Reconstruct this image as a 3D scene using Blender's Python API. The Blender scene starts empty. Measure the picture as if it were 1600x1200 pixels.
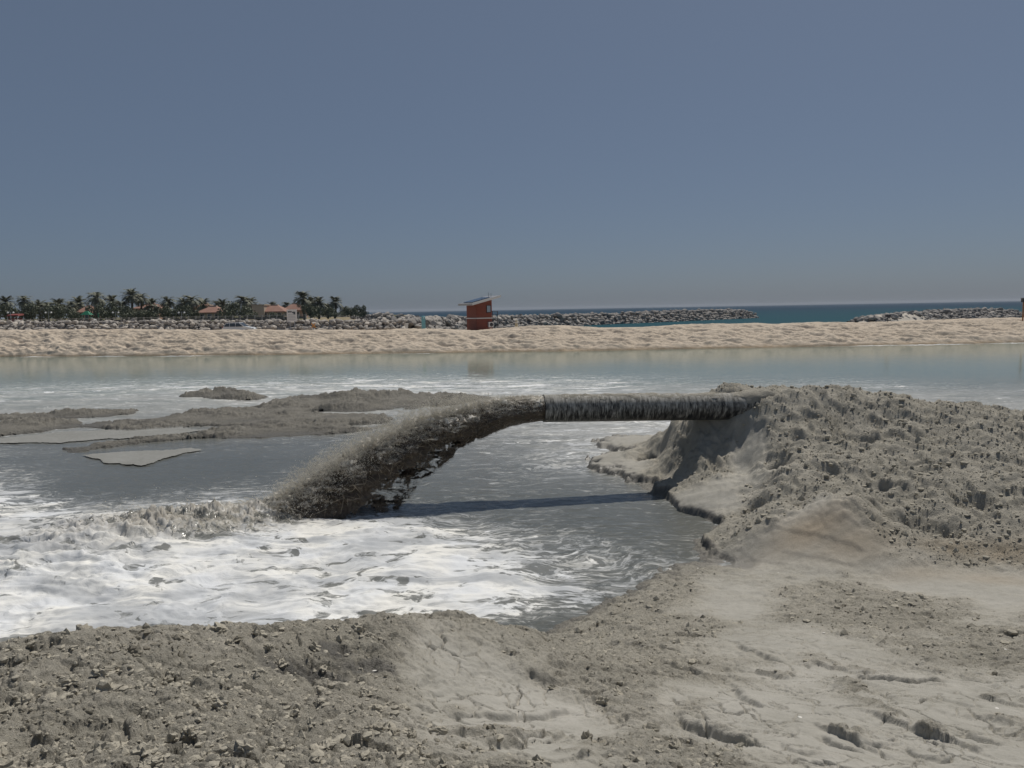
import bpy, math, random
import numpy as np
from mathutils import Vector, Matrix
rad = math.radians
sc = bpy.context.scene
COL = sc.collection

# ------------------------------------------------------------------ camera
F = 1180.0                      # focal length in photo pixels (1600 x 1200)
PITCH, ROLL, EYE = math.atan(116.6 / F), rad(1.0), 5.0
cd = bpy.data.cameras.new('camera'); cd.sensor_width = 36; cd.lens = F / 1600 * 36
cd.clip_start = .1; cd.clip_end = 60000
cam = bpy.data.objects.new('camera', cd); COL.objects.link(cam)
RM = Matrix.Rotation(math.pi / 2 - PITCH, 3, 'X') @ Matrix.Rotation(-ROLL, 3, 'Z')
cam.matrix_world = Matrix.Translation((0, 0, EYE)) @ RM.to_4x4()
sc.camera = cam
# ------------------------------------------------------------------ sky, sun, exposure
SUN = Vector((.34, .52, 1.0)).normalized()
W = bpy.data.worlds.new('World'); sc.world = W; W.use_nodes = True
nt = W.node_tree; nt.nodes.clear()
sky = nt.nodes.new('ShaderNodeTexSky'); sky.sky_type = 'NISHITA'; sky.sun_disc = False
sky.sun_elevation = math.asin(SUN.z); sky.sun_rotation = math.atan2(SUN.x, SUN.y)
sky.air_density = .75; sky.dust_density = 1.15; sky.ozone_density = 4.6; sky.altitude = 0
hs = nt.nodes.new('ShaderNodeHueSaturation'); hs.inputs['Saturation'].default_value = 1.0
gm = nt.nodes.new('ShaderNodeGamma'); gm.inputs['Gamma'].default_value = 1.0
bgn = nt.nodes.new('ShaderNodeBackground'); bgn.inputs['Strength'].default_value = .054
wo = nt.nodes.new('ShaderNodeOutputWorld')
dm = nt.nodes.new('ShaderNodeMix'); dm.data_type = 'RGBA'; dm.inputs[0].default_value = .55; dm.inputs[7].default_value = (3.08, 3.98, 5.35, 1)   # even dust veil over the whole dome
nt.links.new(sky.outputs[0], hs.inputs['Color']); nt.links.new(hs.outputs[0], dm.inputs[6]); nt.links.new(dm.outputs[2], gm.inputs['Color'])
nt.links.new(gm.outputs[0], bgn.inputs['Color']); nt.links.new(bgn.outputs[0], wo.inputs['Surface'])
sd = bpy.data.lights.new('sun', 'SUN'); sd.energy = 3.9; sd.angle = rad(.6); sd.color = (1, .95, .87)
so = bpy.data.objects.new('sun', sd); COL.objects.link(so)
so.rotation_euler = SUN.to_track_quat('Z', 'Y').to_euler(); so.location = (30, 40, 90)
sc.view_settings.view_transform = 'Standard'; sc.view_settings.look = 'None'
sc.view_settings.exposure = -.25; sc.view_settings.gamma = 1; sc.view_settings.use_curve_mapping = False
sc.render.engine = 'CYCLES'
sc.cycles.max_bounces = 5; sc.cycles.diffuse_bounces = 2; sc.cycles.glossy_bounces = 2
sc.cycles.transparent_max_bounces = 10; sc.cycles.caustics_reflective = False; sc.cycles.caustics_refractive = False

# ------------------------------------------------------------------ helpers: photo pixel -> world
RN = np.array(RM)
def ray(u, v):
    return RN @ np.array([(u - 800) / F, (600 - v) / F, -1.0])
def atY(u, v, Y):
    d = ray(u, v); p = d * (Y / d[1]); p[2] += EYE; return p
def atZ(u, v, Z=0.0):
    d = ray(u, v); p = d * ((Z - EYE) / d[2]); p[2] = Z; return p
# ------------------------------------------------------------------ helpers: noise on numpy arrays
def hsh(ix, iy, s):
    h = (ix * 374761393 + iy * 668265263 + s * 982451653) & 0xffffffff
    h = ((h ^ (h >> 13)) * 1274126177) & 0xffffffff
    h = h ^ (h >> 16)
    return (h & 0xffff) / 65535.0
def pn(x, y, s=0):
    ix = np.floor(x).astype(np.int64); iy = np.floor(y).astype(np.int64)
    fx = x - ix; fy = y - iy
    a = fx * fx * fx * (fx * (fx * 6 - 15) + 10); b = fy * fy * fy * (fy * (fy * 6 - 15) + 10)
    def g(i, j):
        t = hsh(ix + i, iy + j, s) * 6.2832
        return np.cos(t) * (fx - i) + np.sin(t) * (fy - j)
    n0 = g(0, 0) * (1 - a) + g(1, 0) * a; n1 = g(0, 1) * (1 - a) + g(1, 1) * a
    return (n0 * (1 - b) + n1 * b) * 1.4
def noise3(x, y, z, s=0):
    ix = np.floor(x).astype(np.int64); iy = np.floor(y).astype(np.int64); iz = np.floor(z).astype(np.int64)
    fx = x - ix; fy = y - iy; fz = z - iz; a = fx * fx * (3 - 2 * fx); b = fy * fy * (3 - 2 * fy); c = fz * fz * (3 - 2 * fz)
    def g(i, j, k): return hsh(ix + i, iy + j, s + (iz + k) * 131)
    def l(k):
        p0 = g(0, 0, k) * (1 - a) + g(1, 0, k) * a; p1 = g(0, 1, k) * (1 - a) + g(1, 1, k) * a; return p0 * (1 - b) + p1 * b
    return (l(0) * (1 - c) + l(1) * c) * 2 - 1
def f3(P, k, o=4, s=0, gain=.5):
    r = 0; a = 1.; t = 0
    for i in range(o): r = r + a * noise3(P[:, 0] * k * 2 ** i + 5.2 * i, P[:, 1] * k * 2 ** i, P[:, 2] * k * 2 ** i, s + i); t += a; a *= gain
    return r / t
def fbm(x, y, o=4, s=0, gain=.5):
    r = 0; a = 1.0; t = 0
    for i in range(o):
        r = r + a * pn(x * 2 ** i + 17.3 * i, y * 2 ** i - 9.1 * i, s + i); t += a; a *= gain
    return r / t
def worley(x, y, s=0):
    ix = np.floor(x).astype(np.int64); iy = np.floor(y).astype(np.int64)
    f1 = np.full(x.shape, 9.0); f2 = np.full(x.shape, 9.0); idd = np.zeros(x.shape)
    for i in (-1, 0, 1):
        for j in (-1, 0, 1):
            cx = ix + i; cy = iy + j
            dx = cx + .1 + .8 * hsh(cx, cy, s) - x; dy = cy + .1 + .8 * hsh(cx, cy, s + 77) - y
            d = np.sqrt(dx * dx + dy * dy)
            m = d < f1
            f2 = np.where(m, f1, np.minimum(f2, d)); f1 = np.where(m, d, f1)
            idd = np.where(m, hsh(cx, cy, s + 191), idd)
    return f1, f2, idd
def lumps(x, y, size, s=0):
    X = x / size; Y = y / size
    X = X + .35 * pn(X * 1.7, Y * 1.7, s + 5) ; Y = Y + .35 * pn(X * 1.7 + 40, Y * 1.7, s + 6)
    f1, f2, i = worley(X, Y, s)
    r = .3 + .5 * i
    return np.sqrt(np.clip(1 - (f1 / r) ** 2, 0, 1)) * (.25 + .75 * ((i * 7.13) % 1.0)) * size * .5
def ss(a, b, x):
    t = np.clip((x - a) / (b - a), 0, 1); return t * t * (3 - 2 * t)
class RBF:
    def __init__(self, P, V, c):
        P = np.array(P, float); n = len(P); self.P = P; self.c = c
        d = np.sqrt(((P[:, None] - P[None]) ** 2).sum(2) + c * c)
        A = np.zeros((n + 3, n + 3)); A[:n, :n] = d
        A[:n, n] = 1; A[:n, n + 1:] = P; A[n, :n] = 1; A[n + 1:, :n] = P.T
        self.w = np.linalg.solve(A, np.append(np.array(V, float), [0, 0, 0]))
    def __call__(self, x, y):
        x = np.asarray(x, float); y = np.asarray(y, float)
        n = len(self.P); r = self.w[n] + self.w[n + 1] * x + self.w[n + 2] * y
        for k in range(n):
            r = r + self.w[k] * np.sqrt((x - self.P[k, 0]) ** 2 + (y - self.P[k, 1]) ** 2 + self.c ** 2)
        return r
def coarse(f, d, sl, k=4):
    """evaluate a smooth field on every k-th line of the (d, slope) grid and interpolate"""
    di = np.unique(np.append(np.arange(0, len(d), k), len(d) - 1)); si = np.unique(np.append(np.arange(0, len(sl), k), len(sl) - 1))
    Yc = np.repeat(d[di][:, None], len(si), 1); G = f(Yc * sl[si][None], Yc)
    A = np.stack([np.interp(np.arange(len(sl)), si, r) for r in G]); return np.stack([np.interp(np.arange(len(d)), di, c) for c in A.T], 1)
def poly_sd(x, y, P):
    """signed distance to polygon, positive inside"""
    P = np.array(P, float); d = np.full(x.shape, 1e9); ins = np.zeros(x.shape, bool)
    for k in range(len(P)):
        a = P[k - 1]; b = P[k]; e = b - a
        t = np.clip(((x - a[0]) * e[0] + (y - a[1]) * e[1]) / (e @ e + 1e-12), 0, 1)
        d = np.minimum(d, np.hypot(x - a[0] - t * e[0], y - a[1] - t * e[1]))
        c = ((a[1] > y) != (b[1] > y)) & (x < (b[0] - a[0]) * (y - a[1]) / (b[1] - a[1] + 1e-12) + a[0])
        ins ^= c
    return np.where(ins, d, -d)
# ------------------------------------------------------------------ helpers: meshes and objects
def mesh_np(name, V, Q, smooth=True, attrs=None):
    V = np.asarray(V, np.float32); Q = np.asarray(Q, np.int32); k = Q.shape[1]
    me = bpy.data.meshes.new(name)
    me.vertices.add(len(V)); me.vertices.foreach_set('co', V.ravel())
    me.loops.add(Q.size); me.loops.foreach_set('vertex_index', Q.ravel())
    me.polygons.add(len(Q)); me.polygons.foreach_set('loop_start', np.arange(0, Q.size, k, dtype=np.int32))
    try: me.polygons.foreach_set('loop_total', np.full(len(Q), k, np.int32))
    except Exception: pass
    me.polygons.foreach_set('use_smooth', np.full(len(Q), smooth, bool))
    for a, arr in (attrs or {}).items():
        me.attributes.new(a, 'FLOAT', 'POINT').data.foreach_set('value', np.asarray(arr, np.float32).ravel())
    me.update(calc_edges=True); me.validate()
    return me
def grid_mesh(name, X, Y, Z, keep=None, attrs=None, smooth=True):
    r, c = X.shape
    idx = np.arange(r * c).reshape(r, c)
    q = np.stack([idx[:-1, :-1], idx[:-1, 1:], idx[1:, 1:], idx[1:, :-1]], -1)
    if keep is not None:
        kq = keep[:-1, :-1] & keep[:-1, 1:] & keep[1:, 1:] & keep[1:, :-1]
        q = q[kq]
    q = q.reshape(-1, 4)
    used = np.unique(q); re = np.full(r * c, -1); re[used] = np.arange(len(used))
    V = np.stack([X, Y, Z], -1).reshape(-1, 3)[used]
    return mesh_np(name, V, re[q], smooth, {a: v.ravel()[used] for a, v in (attrs or {}).items()})
def obj(name, data, mat=None, parent=None, label=None, cat=None, group=None, kind=None):
    o = bpy.data.objects.new(name, data); COL.objects.link(o)
    if mat is not None and data is not None:
        data.materials.clear(); data.materials.append(mat)
    if parent is not None: o.parent = parent
    if label: o['label'] = label
    if cat: o['category'] = cat
    if group: o['group'] = group
    if kind: o['kind'] = kind
    return o
def empty(name, loc, rz=0, **kw):
    o = obj(name, None, **kw); o.location = loc; o.rotation_euler = (0, 0, rz); o.empty_display_size = .3
    return o
class MB:
    def __init__(s): s.v = []; s.f = []
    def add(s, V, Fc):
        b = len(s.v); s.v += [tuple(p) for p in V]; s.f += [tuple(b + i for i in f) for f in Fc]; return s
    def box(s, c, d, rz=0):
        x, y, z = c; a, b, h = d[0] / 2, d[1] / 2, d[2] / 2; cr, sr = math.cos(rz), math.sin(rz)
        V = []
        for k in (-h, h):
            for i, j in ((-a, -b), (a, -b), (a, b), (-a, b)):
                V.append((x + i * cr - j * sr, y + i * sr + j * cr, z + k))
        return s.add(V, [(3, 2, 1, 0), (4, 5, 6, 7), (0, 1, 5, 4), (1, 2, 6, 5), (2, 3, 7, 6), (3, 0, 4, 7)])
    def hexa(s, V): return s.add(V, [(3, 2, 1, 0), (4, 5, 6, 7), (0, 1, 5, 4), (1, 2, 6, 5), (2, 3, 7, 6), (3, 0, 4, 7)])
    def tube(s, P, R, n=8, cap=True):
        P = [Vector(p) for p in P]; R = R if hasattr(R, '__len__') else [R] * len(P)
        b = len(s.v)
        for i, p in enumerate(P):
            t = (P[min(i + 1, len(P) - 1)] - P[max(i - 1, 0)]).normalized()
            u = t.cross(Vector((0, 0, 1)) if abs(t.z) < .9 else Vector((1, 0, 0))).normalized(); w = u.cross(t)
            for k in range(n):
                a = 2 * math.pi * k / n; s.v.append(tuple(p + (u * math.cos(a) + w * math.sin(a)) * R[i]))
        for i in range(len(P) - 1):
            for k in range(n):
                k2 = (k + 1) % n; s.f.append((b + i * n + k, b + i * n + k2, b + (i + 1) * n + k2, b + (i + 1) * n + k))
        if cap:
            s.f.append(tuple(b + k for k in reversed(range(n)))); e = b + (len(P) - 1) * n; s.f.append(tuple(e + k for k in range(n)))
        return s
    def mesh(s, name, smooth=False):
        me = bpy.data.meshes.new(name); me.from_pydata(s.v, [], s.f); me.update()
        if smooth: me.polygons.foreach_set('use_smooth', [True] * len(me.polygons))
        return me
    def build(s, name, mat, parent=None, smooth=False, **kw):
        return obj(name, s.mesh(name, smooth), mat, parent, **kw)
# ------------------------------------------------------------------ helpers: materials
class NM:
    def __init__(s, name):
        s.m = bpy.data.materials.new(name); s.m.use_nodes = True; s.t = s.m.node_tree; s.t.nodes.clear()
        s.out = s.n('OutputMaterial')
    def n(s, typ, **kw):
        nd = s.t.nodes.new('ShaderNode' + typ)
        for k, v in kw.items(): setattr(nd, k, v)
        return nd
    def put(s, sock, val):
        if isinstance(val, bpy.types.NodeSocket): s.t.links.new(val, sock)
        elif isinstance(val, (tuple, list)) and sock.type == 'RGBA' and len(val) == 3: sock.default_value = (*val, 1)
        else: sock.default_value = val
    def pos(s): return s.n('NewGeometry').outputs['Position']
    def mapv(s, vec, scale=(1, 1, 1), loc=(0, 0, 0), rot=(0, 0, 0)):
        m = s.n('Mapping'); s.put(m.inputs['Vector'], vec); m.inputs['Scale'].default_value = scale
        m.inputs['Location'].default_value = loc; m.inputs['Rotation'].default_value = rot; return m.outputs[0]
    def noise(s, vec, scale=1, detail=4, rough=.55, dist=0.):
        m = s.n('TexNoise'); s.put(m.inputs['Vector'], vec); s.put(m.inputs['Scale'], scale)
        m.inputs['Detail'].default_value = detail; m.inputs['Roughness'].default_value = rough; m.inputs['Distortion'].default_value = dist
        return m.outputs['Fac']
    def vor(s, vec, scale=1, feature='F1'):
        m = s.n('TexVoronoi', feature=feature); s.put(m.inputs['Vector'], vec); s.put(m.inputs['Scale'], scale); return m.outputs['Distance']
    def attr(s, name): return s.n('Attribute', attribute_name=name).outputs['Fac']
    def math(s, op, a, b=0., c=0.):
        m = s.n('Math', operation=op); s.put(m.inputs[0], a); s.put(m.inputs[1], b); s.put(m.inputs[2], c); return m.outputs[0]
    def rng(s, x, a, b, c=0., d=1., smooth=True):
        m = s.n('MapRange', interpolation_type='SMOOTHSTEP' if smooth else 'LINEAR'); s.put(m.inputs[0], x)
        for i, q in enumerate((a, b, c, d)): s.put(m.inputs[i + 1], q)
        return m.outputs[0]
    def mix(s, f, a, b, mode='MIX'):
        m = s.n('Mix', data_type='RGBA', blend_type=mode); s.put(m.inputs[0], f); s.put(m.inputs[6], a); s.put(m.inputs[7], b); return m.outputs[2]
    def bump(s, h, strength=.5, dist=.02, nrm=None):
        m = s.n('Bump'); s.put(m.inputs['Height'], h); s.put(m.inputs['Strength'], strength); m.inputs['Distance'].default_value = dist
        if nrm is not None: s.put(m.inputs['Normal'], nrm)
        return m.outputs[0]
    def bsdf(s, col, rough=.8, nrm=None, spec=.5, metal=0., **kw):
        b = s.n('BsdfPrincipled'); s.put(b.inputs['Base Color'], col); s.put(b.inputs['Roughness'], rough)
        s.put(b.inputs['Specular IOR Level'], spec); s.put(b.inputs['Metallic'], metal)
        if nrm is not None: s.put(b.inputs['Normal'], nrm)
        for k, v in kw.items(): s.put(b.inputs[k.replace('_', ' ')], v)
        return b.outputs[0]
    def end(s, sh): s.t.links.new(sh, s.out.inputs['Surface']); return s.m
def simple(name, col, rough=.7, spec=.4, var=.12, scale=3., metal=0.):
    m = NM(name); tc = m.n('TexCoord').outputs['Object']
    f = m.noise(tc, scale, 4)
    c = m.mix(1.0, (*col,), m.mix(f, (1 - var * 1.6,) * 3, (1 + var,) * 3), 'MULTIPLY')
    return m.end(m.bsdf(c, rough, m.bump(m.noise(tc, scale * 8, 3), .15, .01), spec, metal))
def mud_material(name, pale, crumb, wetc, fine=1.0):
    m = NM(name); p = m.pos(); R = m.attr('rough'); Wt = m.attr('wet'); St = m.attr('stain')
    n1 = m.noise(p, .9, 5); n2 = m.noise(p, 7, 5, .6); n3 = m.noise(p, 45 * fine, 4, .65)
    base = m.mix(R, pale, crumb)
    base = m.mix(m.math('MULTIPLY', St, .8), base, (.27, .185, .095))
    k = m.math('ADD', m.math('ADD', m.math('MULTIPLY', n1, .35), m.math('MULTIPLY', n2, .35)), m.math('MULTIPLY', n3, .3))
    base = m.mix(1.0, base, m.mix(m.rng(k, .3, .7, smooth=False), (.72, .72, .70), (1.2, 1.2, 1.22)), 'MULTIPLY')
    sp = m.noise(p, 130 * fine, 2, .5)
    base = m.mix(m.math('MULTIPLY', m.rng(sp, .69, .76), .35), base, (.55, .52, .46))
    base = m.mix(m.math('MULTIPLY', m.rng(m.noise(p, 80 * fine, 3, .6), .62, .72), m.math('MULTIPLY_ADD', R, .18, .08)), base, (.12, .11, .088))
    base = m.mix(Wt, base, wetc)
    b1 = m.bump(m.noise(p, 26 * fine, 6, .7), m.math('MULTIPLY_ADD', R, .65, .3), .05 / fine)
    b2 = m.bump(m.noise(p, 110 * fine, 4, .7), m.math('MULTIPLY_ADD', R, .5, .3), .012 / fine, b1)
    return m.end(m.bsdf(base, m.rng(Wt, 0, 1, .95, .42), b2, m.rng(Wt, 0, 1, .15, .5)))

PALE, CRUMB, WETC = (.375, .358, .317), (.425, .396, .334), (.105, .098, .086)
MUD = mud_material('mud', PALE, CRUMB, WETC)
MUDBAR = mud_material('mud_bar', (.30, .30, .283), (.262, .247, .215), (.08, .075, .065), .35)

# ================================================================== near mud bank with the spoil pile
T = []                                   # control points of the bank (x, y, z)
def cp(u, v, Y): T.append(atY(u, v, Y))
for a in ((-60, 1200, 2.5), (0, 1200, 2.6), (400, 1200, 2.75), (800, 1200, 3.15), (1200, 1200, 3.7), (1600, 1200, 4.2), (1800, 1200, 4.3),
          (200, 1100, 3.3), (500, 1100, 3.95), (700, 1100, 4.6), (900, 1100, 5.2),
          (-100, 1030, 4.05), (0, 1020, 4.2), (120, 1004, 4.4), (300, 992, 4.8), (400, 992, 5.0), (540, 982, 5.6), (650, 970, 6.2), (740, 976, 6.8), (800, 998, 7.5),
          (1000, 1050, 7.0), (870, 1030, 8.2), (1250, 1000, 8.5), (1500, 1000, 8.8), (1600, 1100, 5.7), (1400, 1100, 5.4), (1150, 1100, 5.2),
          (1500, 885, 13.0), (1620, 885, 13.0), (1250, 888, 13.2), (1150, 882, 14.2), (1370, 905, 12.6), (1480, 915, 12.0), (1600, 920, 11.8),
          (1310, 787, 14.6), (1360, 800, 14.6), (1180, 790, 17.0), (1220, 760, 17.0), (1250, 720, 18.0), (1300, 680, 19.3), (1400, 700, 18.0), (1500, 750, 16.0), (1400, 800, 15.0),
          (1550, 830, 14.0), (1600, 740, 16.3), (1150, 738, 19.4), (1150, 790, 17.6), (1195, 712, 19.0),
          (1190, 672, 20.2), (1222, 642, 20.3), (1250, 613, 20.7), (1300, 616, 20.7), (1400, 630, 20.2), (1530, 642, 19.3), (1600, 668, 18.6), (1700, 680, 18.4),
          (1120, 612, 21.9), (1160, 608, 21.7), (1230, 609, 21.5), (1062, 668, 23.3), (1024, 690, 24.8), (1090, 700, 20.8), (1075, 740, 20.1)):
    cp(*a)
for u, v in ((870, 985), (950, 945), (1040, 905), (1090, 885), (1115, 868), (1122, 835), (1100, 808), (1040, 777), (985, 752), (930, 735)):
    T.append(atZ(u, v, 0.0))
T.append(atZ(955, 704, .0)); T.append(atZ(930, 712, -.03)); T.append(atZ(970, 730, .05))
for u, v in ((1045, 762), (1030, 722), (985, 694), (1110, 795), (1128, 850), (1012, 728), (1036, 748), (992, 718), (1018, 745), (1008, 706), (1080, 788)):
    T.append(atZ(u, v, .14))
T += [np.array(q, float) for q in (
    (-6.5, 7, .9), (-3.5, 7.2, 1.0), (-1.8, 7.6, 1.0), (-9, 9, -.5), (-4.5, 9.2, -.5), (-1.5, 9.8, -.4), (-.3, 10.2, 0.0), (-10, 13, -1.3), (-3, 13, -1.1), (0, 13.2, -.7),
    (-12, 18, -1.4), (-4, 18, -1.3), (0, 17, -1.1), (2, 16, -.7), (3.0, 18, -.5), (0, 22, -.8), (-8, 25, -1.0), (1, 24.5, -.25), (2.2, 28, -.12), (4.0, 29, -.02), (0, 30, -.3), (-8, 32, -.8),
    (4.42, 20.9, .2), (4.5, 22.3, .22), (4.55, 23.8, .22), (4.35, 20.1, .16), (4.98, 22.0, 1.25), (5.02, 23.4, 1.25), (5.1, 20.9, 1.15), (4.95, 20.3, .85), (7, 25, .7), (11, 25, .8), (16, 24, .6), (7, 29, -.25), (12, 30, -.4), (18, 28, -.4), (24, 30, -.6), (-14, 30, -.9), (20, 20, 1.3), (16, 12, .5), (9, 5, 2.0))]
T = np.array(T)
HB = RBF(T[:, :2], T[:, 2], .35)
def hit(u, v):
    d = ray(u, v); Y = np.linspace(1.5, 45, 4000); k = Y / d[1]
    z = EYE + d[2] * k; h = HB(d[0] * k, Y); i = np.argmax(z < h)
    return np.array([d[0] * k[i], Y[i], h[i]])
def field(pts, c=.3):
    P = [hit(u, v)[:2] for u, v, _ in pts]; return RBF(P, [q[2] for q in pts], c)
F_ROUGH = field([(100, 1100, 1), (300, 1050, 1), (0, 1180, 1), (400, 1150, 1), (480, 1010, 1), (550, 1000, .9), (540, 1120, .75), (620, 1000, .55), (680, 1010, .3), (640, 1060, .5), (760, 1000, .45),
                 (700, 1100, .15), (800, 1150, .15), (650, 1180, .55), (850, 1080, .3), (900, 1120, .12), (930, 1180, .35), (760, 1050, .2),
                 (900, 1000, .85), (960, 980, .9), (1050, 930, .85), (1000, 1050, .85), (1090, 1000, .6), (950, 1090, .6), (1000, 1120, .55), (1100, 890, .6), (1040, 1170, .6),
                 (1150, 950, .08), (1180, 1000, .12), (1120, 920, .25), (1200, 900, .35), (1270, 960, .8), (1350, 930, .85), (1400, 980, .7), (1500, 970, .55), (1570, 1000, .6),
                 (1200, 1100, .08), (1300, 1080, .1), (1450, 1100, .18), (1550, 1150, .22), (1350, 1180, .15), (1250, 1180, .2), (1500, 1040, .5), (1560, 1060, .35), (1100, 1110, .2), (1130, 1050, .4),
                 (1230, 870, .0), (1300, 840, .0), (1180, 875, .1), (1280, 800, .1), (1330, 860, .05), (1380, 880, .3), (1450, 905, .05), (1560, 905, .05), (1380, 905, .2),
                 (1450, 850, 1), (1550, 840, 1), (1400, 760, .9), (1500, 720, .95), (1300, 700, .9), (1230, 680, .9), (1250, 760, .75), (1350, 650, 1), (1550, 670, 1), (1210, 800, .8), (1160, 830, .8),
                 (1170, 720, .12), (1150, 770, .25), (1180, 690, .15), (1090, 720, 1.2), (1060, 700, 1.2), (1055, 745, 1.1), (1075, 755, 1.0), (1110, 700, 1.1), (1035, 705, 1.1), (1125, 735, .7), (1000, 735, .05), (950, 700, 0), (1080, 785, .1)], .4)

NC, NR = 1120, 980
S_ = np.linspace(-.92, .92, NC)
D_ = np.concatenate([np.geomspace(2.2, 26, NR - 40), np.linspace(26.3, 34, 40)])
X2 = D_[:, None] * S_[None]; Y2 = np.repeat(D_[:, None], NC, 1)
HB2 = coarse(HB, D_, S_); R2 = coarse(F_ROUGH, D_, S_)
KEEP = HB2 > -.35; KEEP[1:] |= KEEP[:-1].copy(); KEEP[:-1] |= KEEP[1:].copy(); KEEP[:, 1:] |= KEEP[:, :-1].copy(); KEEP[:, :-1] |= KEEP[:, 1:].copy()
X, Y, Hbase, R0 = X2[KEEP], Y2[KEEP], HB2[KEEP], R2[KEEP]
R = R0 + .42 * fbm(X * 1.3, Y * 1.3, 5, 3, .6)
R = ss(.14, .66, R)
near = 1.0
H = Hbase + .05 * fbm(X * .55, Y * .55, 3, 11) + .02 * fbm(X * 2.1, Y * 2.1, 3, 12) * (.4 + R)
# the shore scarp: a small vertical step where the flat beach meets the pool
zone = ss(1.5, 2.6, X) * (1 - ss(5.2, 6.0, X)) * ss(14, 15, Y)
scarp = Hbase + .06 * pn(X * 2.3, Y * 2.3, 21) + .03 * pn(X * 7, Y * 7, 22)
H = H * (1 - zone) + zone * (Hbase + .02 * pn(X * 3, Y * 3, 5) + .15 * ss(-.015, .015, scarp))
# pile undulation: slumps, ledges and hollows
pile = ss(.25, .9, H) * ss(13.2, 15.5, Y + .25 * X - 1.2) * ss(4.0, 4.9, X)
PX, PY = X + .25 * pn(X * .8, Y * .8, 34), Y + .25 * pn(X * .8 + 7, Y * .8, 35)
rdg_ = 1 - np.abs(fbm(PX * .55 + .2 * PY, PY * .7, 5, 33, .55)) * 2.6
sl_ = fbm(PX * .5, PY * .42 + .3 * PX, 4, 36) * 4.5; slf = sl_ - np.floor(sl_)
H = H + pile * (.26 * fbm(PX * .75, PY * .6, 6, 31, .58) + .13 * rdg_ * ss(.15, .5, R) + .13 * (ss(.55, .95, slf) - slf * .8) * ss(.2, .6, R))
# clods of the crumbly ground
def crumbs(X, Y):
    wx = X + .05 * pn(X * 4, Y * 4, 50); wy = Y + .05 * pn(X * 4 + 9, Y * 4, 51)
    a = lumps(wx, wy, .42, 60) * .45
    b = np.maximum(lumps(wx, wy, .20, 61) * .75, lumps(wx, wy, .135, 65) * .9)
    c = lumps(wx, wy, .095, 62) * .85
    d = lumps(wx, wy, .05, 63) * .8
    return np.maximum(np.maximum(a, b), c) + d + .03 * fbm(X * 6, Y * 6, 4, 64, .6)
CR = crumbs(X, Y)
farf = ss(12, 17, Y)
nose = np.exp(-((X - 4.95) / .75) ** 2 - ((Y - 21.8) / 2.2) ** 2)
H = H + nose * R * (.30 * lumps(X, Y, .55, 78) + .16 * fbm(X * 2.2, Y * 2.2, 5, 79, .6))
H = H + R * CR * (1.05 - .62 * pile) + R * farf * (.06 * lumps(X, Y, .8, 70) + .12 * fbm(X * 1.7, Y * 1.7, 6, 71, .60))
terr = fbm(X * 1.1 + .5 * Y, Y * 1.5, 5, 75, .55) * 9; tf = terr - np.floor(terr)
H = H + (1 - R) * (1 - farf) * .020 * (np.floor(terr) + ss(.88, 1.0, tf) - terr * .75) * ss(-.1, .25, fbm(X * .8, Y * .8, 3, 76))
H = H + (1 - R) * (.007 * fbm(X * 9, Y * 9, 4, 90, .6) + .022 * fbm(X * 2.6 + .8 * Y, Y * 3.4, 4, 91) + .012 * lumps(X, Y, .07, 92) / .035 * ss(.1, .4, fbm(X * 2, Y * 2, 3, 93)))
# dark hollow with wet clods at the crest and small hollows on the pile
wet = np.zeros_like(X); stain = np.zeros_like(X)
def dent(u, v, rx, ry, dep, w=0.):
    global H, wet
    p = hit(u, v); q = np.exp(-((X - p[0]) / rx) ** 2 - ((Y - p[1]) / ry) ** 2)
    H = H - dep * q
    if w: wet = np.maximum(wet, w * ss(.25, .7, q + .25 * fbm(X * 4, Y * 4, 3, 44)))
dent(478, 1036, .30, .26, .22, .85)
dent(520, 1012, .16, .14, .06, .8)
dent(570, 1036, .22, .14, .05, .7)
for a in ((1215, 724, .22, .35, .5, 0), (1185, 796, .22, .4, .55, .2), (1165, 810, .2, .3, .4, 0), (1420, 815, .5, .3, .32, .25), (1360, 690, .35, .2, .28, 0), (1245, 785, .3, .25, .25, 0), (1480, 830, .4, .25, .25, .2), (1300, 735, .3, .2, .22, 0), (1530, 790, .4, .22, .25, .1), (1270, 650, .3, .2, .22, 0), (1450, 680, .4, .2, .22, 0), (1115, 735, .2, .3, .3, 0), (1070, 715, .2, .3, .25, 0)): dent(*a)
for u, v, g in ((1270, 825, .6), (1330, 845, .45), (1240, 850, .25)):
    p = hit(u, v); stain = np.maximum(stain, g * np.exp(-((X - p[0]) / .9) ** 2 - ((Y - p[1]) / .55) ** 2))
for u, v, g in ((1500, 862, .45), (1570, 868, .5), (1440, 895, .3), (1550, 905, .35)):
    p = hit(u, v); stain = np.maximum(stain, g * np.exp(-((X - p[0]) / .9) ** 2 - ((Y - p[1]) / .35) ** 2))
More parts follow.
